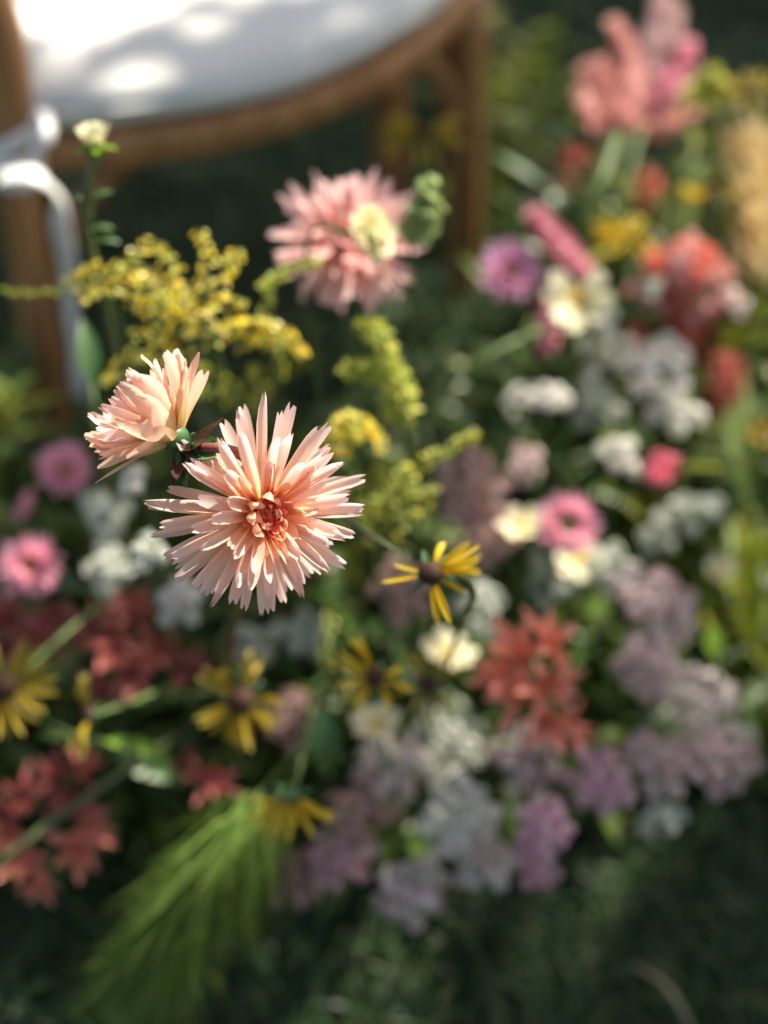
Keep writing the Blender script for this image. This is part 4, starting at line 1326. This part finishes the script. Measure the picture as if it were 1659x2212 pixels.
# long visible stems and single leaves
def bare_stem(label, pts, r, mk='pale_stem'):
    w = [P(*q) for q in pts]
    b = Vector((w[-1].x, w[-1].y, w[-1].z))
    o = thing('flower_stem', label, 'flower stem', b, 'bare flower stems')
    mb = MB()
    tube(mb, [p - b for p in w], r, r * .8, 8)
    mb.build('stalk', M[mk], o)
    mb = MB()
    blob(mb, w[0] - b, r * 1.25, r * 1.25, 7, 4)
    mb.build('cut_end', M[mk], o)


bare_stem('thick pale green stem slanting across the red lilies to the picture edge', [(-30, 1885, 1.08), (120, 1770, 1.09), (260, 1672, 1.10), (380, 1590, 1.16)], .0030, 'pale_stem')
bare_stem('thin pale stem rising from the edge coneflower to the white florets', [(60, 1445, 1.08), (140, 1370, 1.10), (230, 1295, 1.14)], .0020, 'stem')
bare_stem('broad light green stem leaning below the tall pink celosia', [(1335, 290, 1.44), (1300, 390, 1.4), (1250, 480, 1.4), (1225, 620, 1.42)], .0065, 'stem')
bare_stem('second light green stem beside the broad leaning one', [(1385, 280, 1.46), (1350, 400, 1.43), (1310, 520, 1.42)], .0045, 'stem')
bare_stem('arching green stem from the short rose celosia into the shade', [(1165, 715, 1.22), (1060, 765, 1.2), (985, 820, 1.2), (915, 910, 1.22)], .0035, 'stem')
bare_stem('long green stem reaching to the edge coneflower at the top', [(1600, 230, 1.37), (1520, 250, 1.38), (1450, 310, 1.4), (1380, 430, 1.42)], .003, 'pale_stem')
bare_stem('second long green stem just under the upper one', [(1640, 240, 1.36), (1560, 290, 1.37), (1480, 380, 1.39), (1420, 500, 1.42)], .003, 'stem')
bare_stem('green stem lying between the two lower yellow coneflowers', [(215, 1530, 1.02), (340, 1510, 1.06), (480, 1490, 1.1)], .0024, 'stem')
bare_stem('teal green stem dropping behind the sharp dahlia toward the gappy coneflower', [(700, 1080, .84), (790, 1150, .84), (860, 1195, .84)], .0022, 'pale_stem')


def single_leaf(label, u, v, d, L, W, dirc, face, mk='single_leaf', curl=-.5):
    p = P(u, v, d)
    y = dirc
    z = (face - y * face.dot(y)).normalized()
    x = y.cross(z)
    mb = MB()
    mb.add(*petal(L, W, 'point', 8, 4, cup=.25, curl=curl, wmax=.4, base=.15))
    b = ground_base(p)
    root = thing('leaf_sprig', label, 'leaf', b, 'single leaves')
    mb.build('leaf', M[mk], root, M=rel(root, p, Matrix(((x.x, y.x, z.x, 0), (x.y, y.y, z.y, 0), (x.z, y.z, z.z, 0), (0, 0, 0, 1)))))
    stem_to_ground(root, p, dirc, .0012, M['stem'])


single_leaf('dark green oval leaf beside the sideways coneflower', 705, 1530, 1.0, .046, .020, CV(-.05, -1, .1), CV(.1, .2, 1))
single_leaf('lime green leaf tip glowing beside the mauve crescent', 1545, 1420, 1.16, .026, .017, CV(-.05, 1, .2), CV(0, .3, 1), 'lime_leaf')
single_leaf('bright green narrow leaf leaning beside the front chair leg', 1175, 400, 1.56, .07, .014, CV(-.75, .65, .1), CV(.1, .5, .8))
single_leaf('curved yellow-green leaf under the profile coneflower', 225, 1600, 1.06, .055, .012, CV(1, -.05, .2), CV(0, .4, .9), 'lime_leaf', -1.2)
single_leaf('broad teal leaf behind the slanting pale stem', 240, 1620, 1.12, .06, .022, CV(.9, -.3, .2), CV(0, .5, .9))
single_leaf('green leaf beside the ribbon tail under the chair', 200, 830, 1.05, .05, .017, CV(-.1, 1, .1), CV(.3, .3, .9))

# dry straw blade on the lawn
q0, q1, q2 = PZ(1360, 2085, .030), PZ(1440, 2130, .045), PZ(1500, 2230, .020)
sb = thing('straw_blade', 'pale dry straw blade lying on the dark lawn', 'straw', q0 + Vector((0, 0, -.03)))
mb = MB()
tube(mb, [q - sb.location for q in (q0 + Vector((0, 0, -.028)), q0, q1, q2)], .0014, .0022, 6, flat=.35)
mb.build('blade', M['straw'], sb)

# ------------------------------------------------------------------ leafy filler between the flowers
def in_bed(x, y):
    near = .70 + .10 * max(0, (x - .02)) / .3 + (.02 if x < -.2 else 0)
    far = 1.10 if x < .06 else 1.10 + (x - .06) / .12 * .42
    return near < y < min(far, 1.52)


def bed_height(x, y):
    near = .70 + .10 * max(0, (x - .02)) / .3
    t = min(1, max(0, (y - near) / .28))
    return .09 + .20 * t


def foliage(name, label, count, mk, region, hscale=1.0, Lr=(.03, .07), Wr=(.18, .34), box=None):
    mb, sm = MB(), MB()
    k = 0
    while k < count:
        x, y = (R.uniform(-.45, .55), R.uniform(.66, 1.52)) if not box else (R.uniform(*box[:2]), R.uniform(*box[2:]))
        if not box and (not in_bed(x, y) or not region(x, y)):
            continue
        k += 1
        H = bed_height(x, y) * hscale * R.uniform(.45, 1.15)
        top = Vector((x + R.uniform(-.05, .05), y + R.uniform(-.06, .03), H))
        tube(sm, [(x, y, -.003), Vector((x, y, H * .5)) + Vector((R.uniform(-.01, .01), R.uniform(-.01, .01), 0)), top], .0013, .0007, 4, cap=False, n=3)
        for j in range(R.randint(8, 13)):
            t = R.uniform(.25, 1.0)
            p = Vector((x, y, 0)).lerp(top, t)
            a = R.uniform(0, 2 * PI)
            el = R.uniform(-.3, 1.0)
            L = R.uniform(*Lr)
            pv, pf, pu = petal(L, L * R.uniform(*Wr), 'point', 4, 2, cup=.3, curl=R.uniform(-1.1, .2), wmax=.42, base=.2)
            mb.add(pv, pf, pu, Matrix.Translation(p) @ Matrix.Rotation(a, 4, 'Z') @ Matrix.Rotation(el, 4, 'X') @ Matrix.Rotation(R.uniform(-.5, .5), 4, 'Y'))
    o = thing(name, label, 'foliage', Vector((0, 1, 0)))
    o['kind'] = 'stuff'
    for q, nm, mm in ((mb, 'leaves', M[mk]), (sm, 'stems', M['stem_dark'])):
        c = q.build(nm, mm, o, M=Matrix.Translation((0, -1, 0)))
        tag(c, kind='stuff')


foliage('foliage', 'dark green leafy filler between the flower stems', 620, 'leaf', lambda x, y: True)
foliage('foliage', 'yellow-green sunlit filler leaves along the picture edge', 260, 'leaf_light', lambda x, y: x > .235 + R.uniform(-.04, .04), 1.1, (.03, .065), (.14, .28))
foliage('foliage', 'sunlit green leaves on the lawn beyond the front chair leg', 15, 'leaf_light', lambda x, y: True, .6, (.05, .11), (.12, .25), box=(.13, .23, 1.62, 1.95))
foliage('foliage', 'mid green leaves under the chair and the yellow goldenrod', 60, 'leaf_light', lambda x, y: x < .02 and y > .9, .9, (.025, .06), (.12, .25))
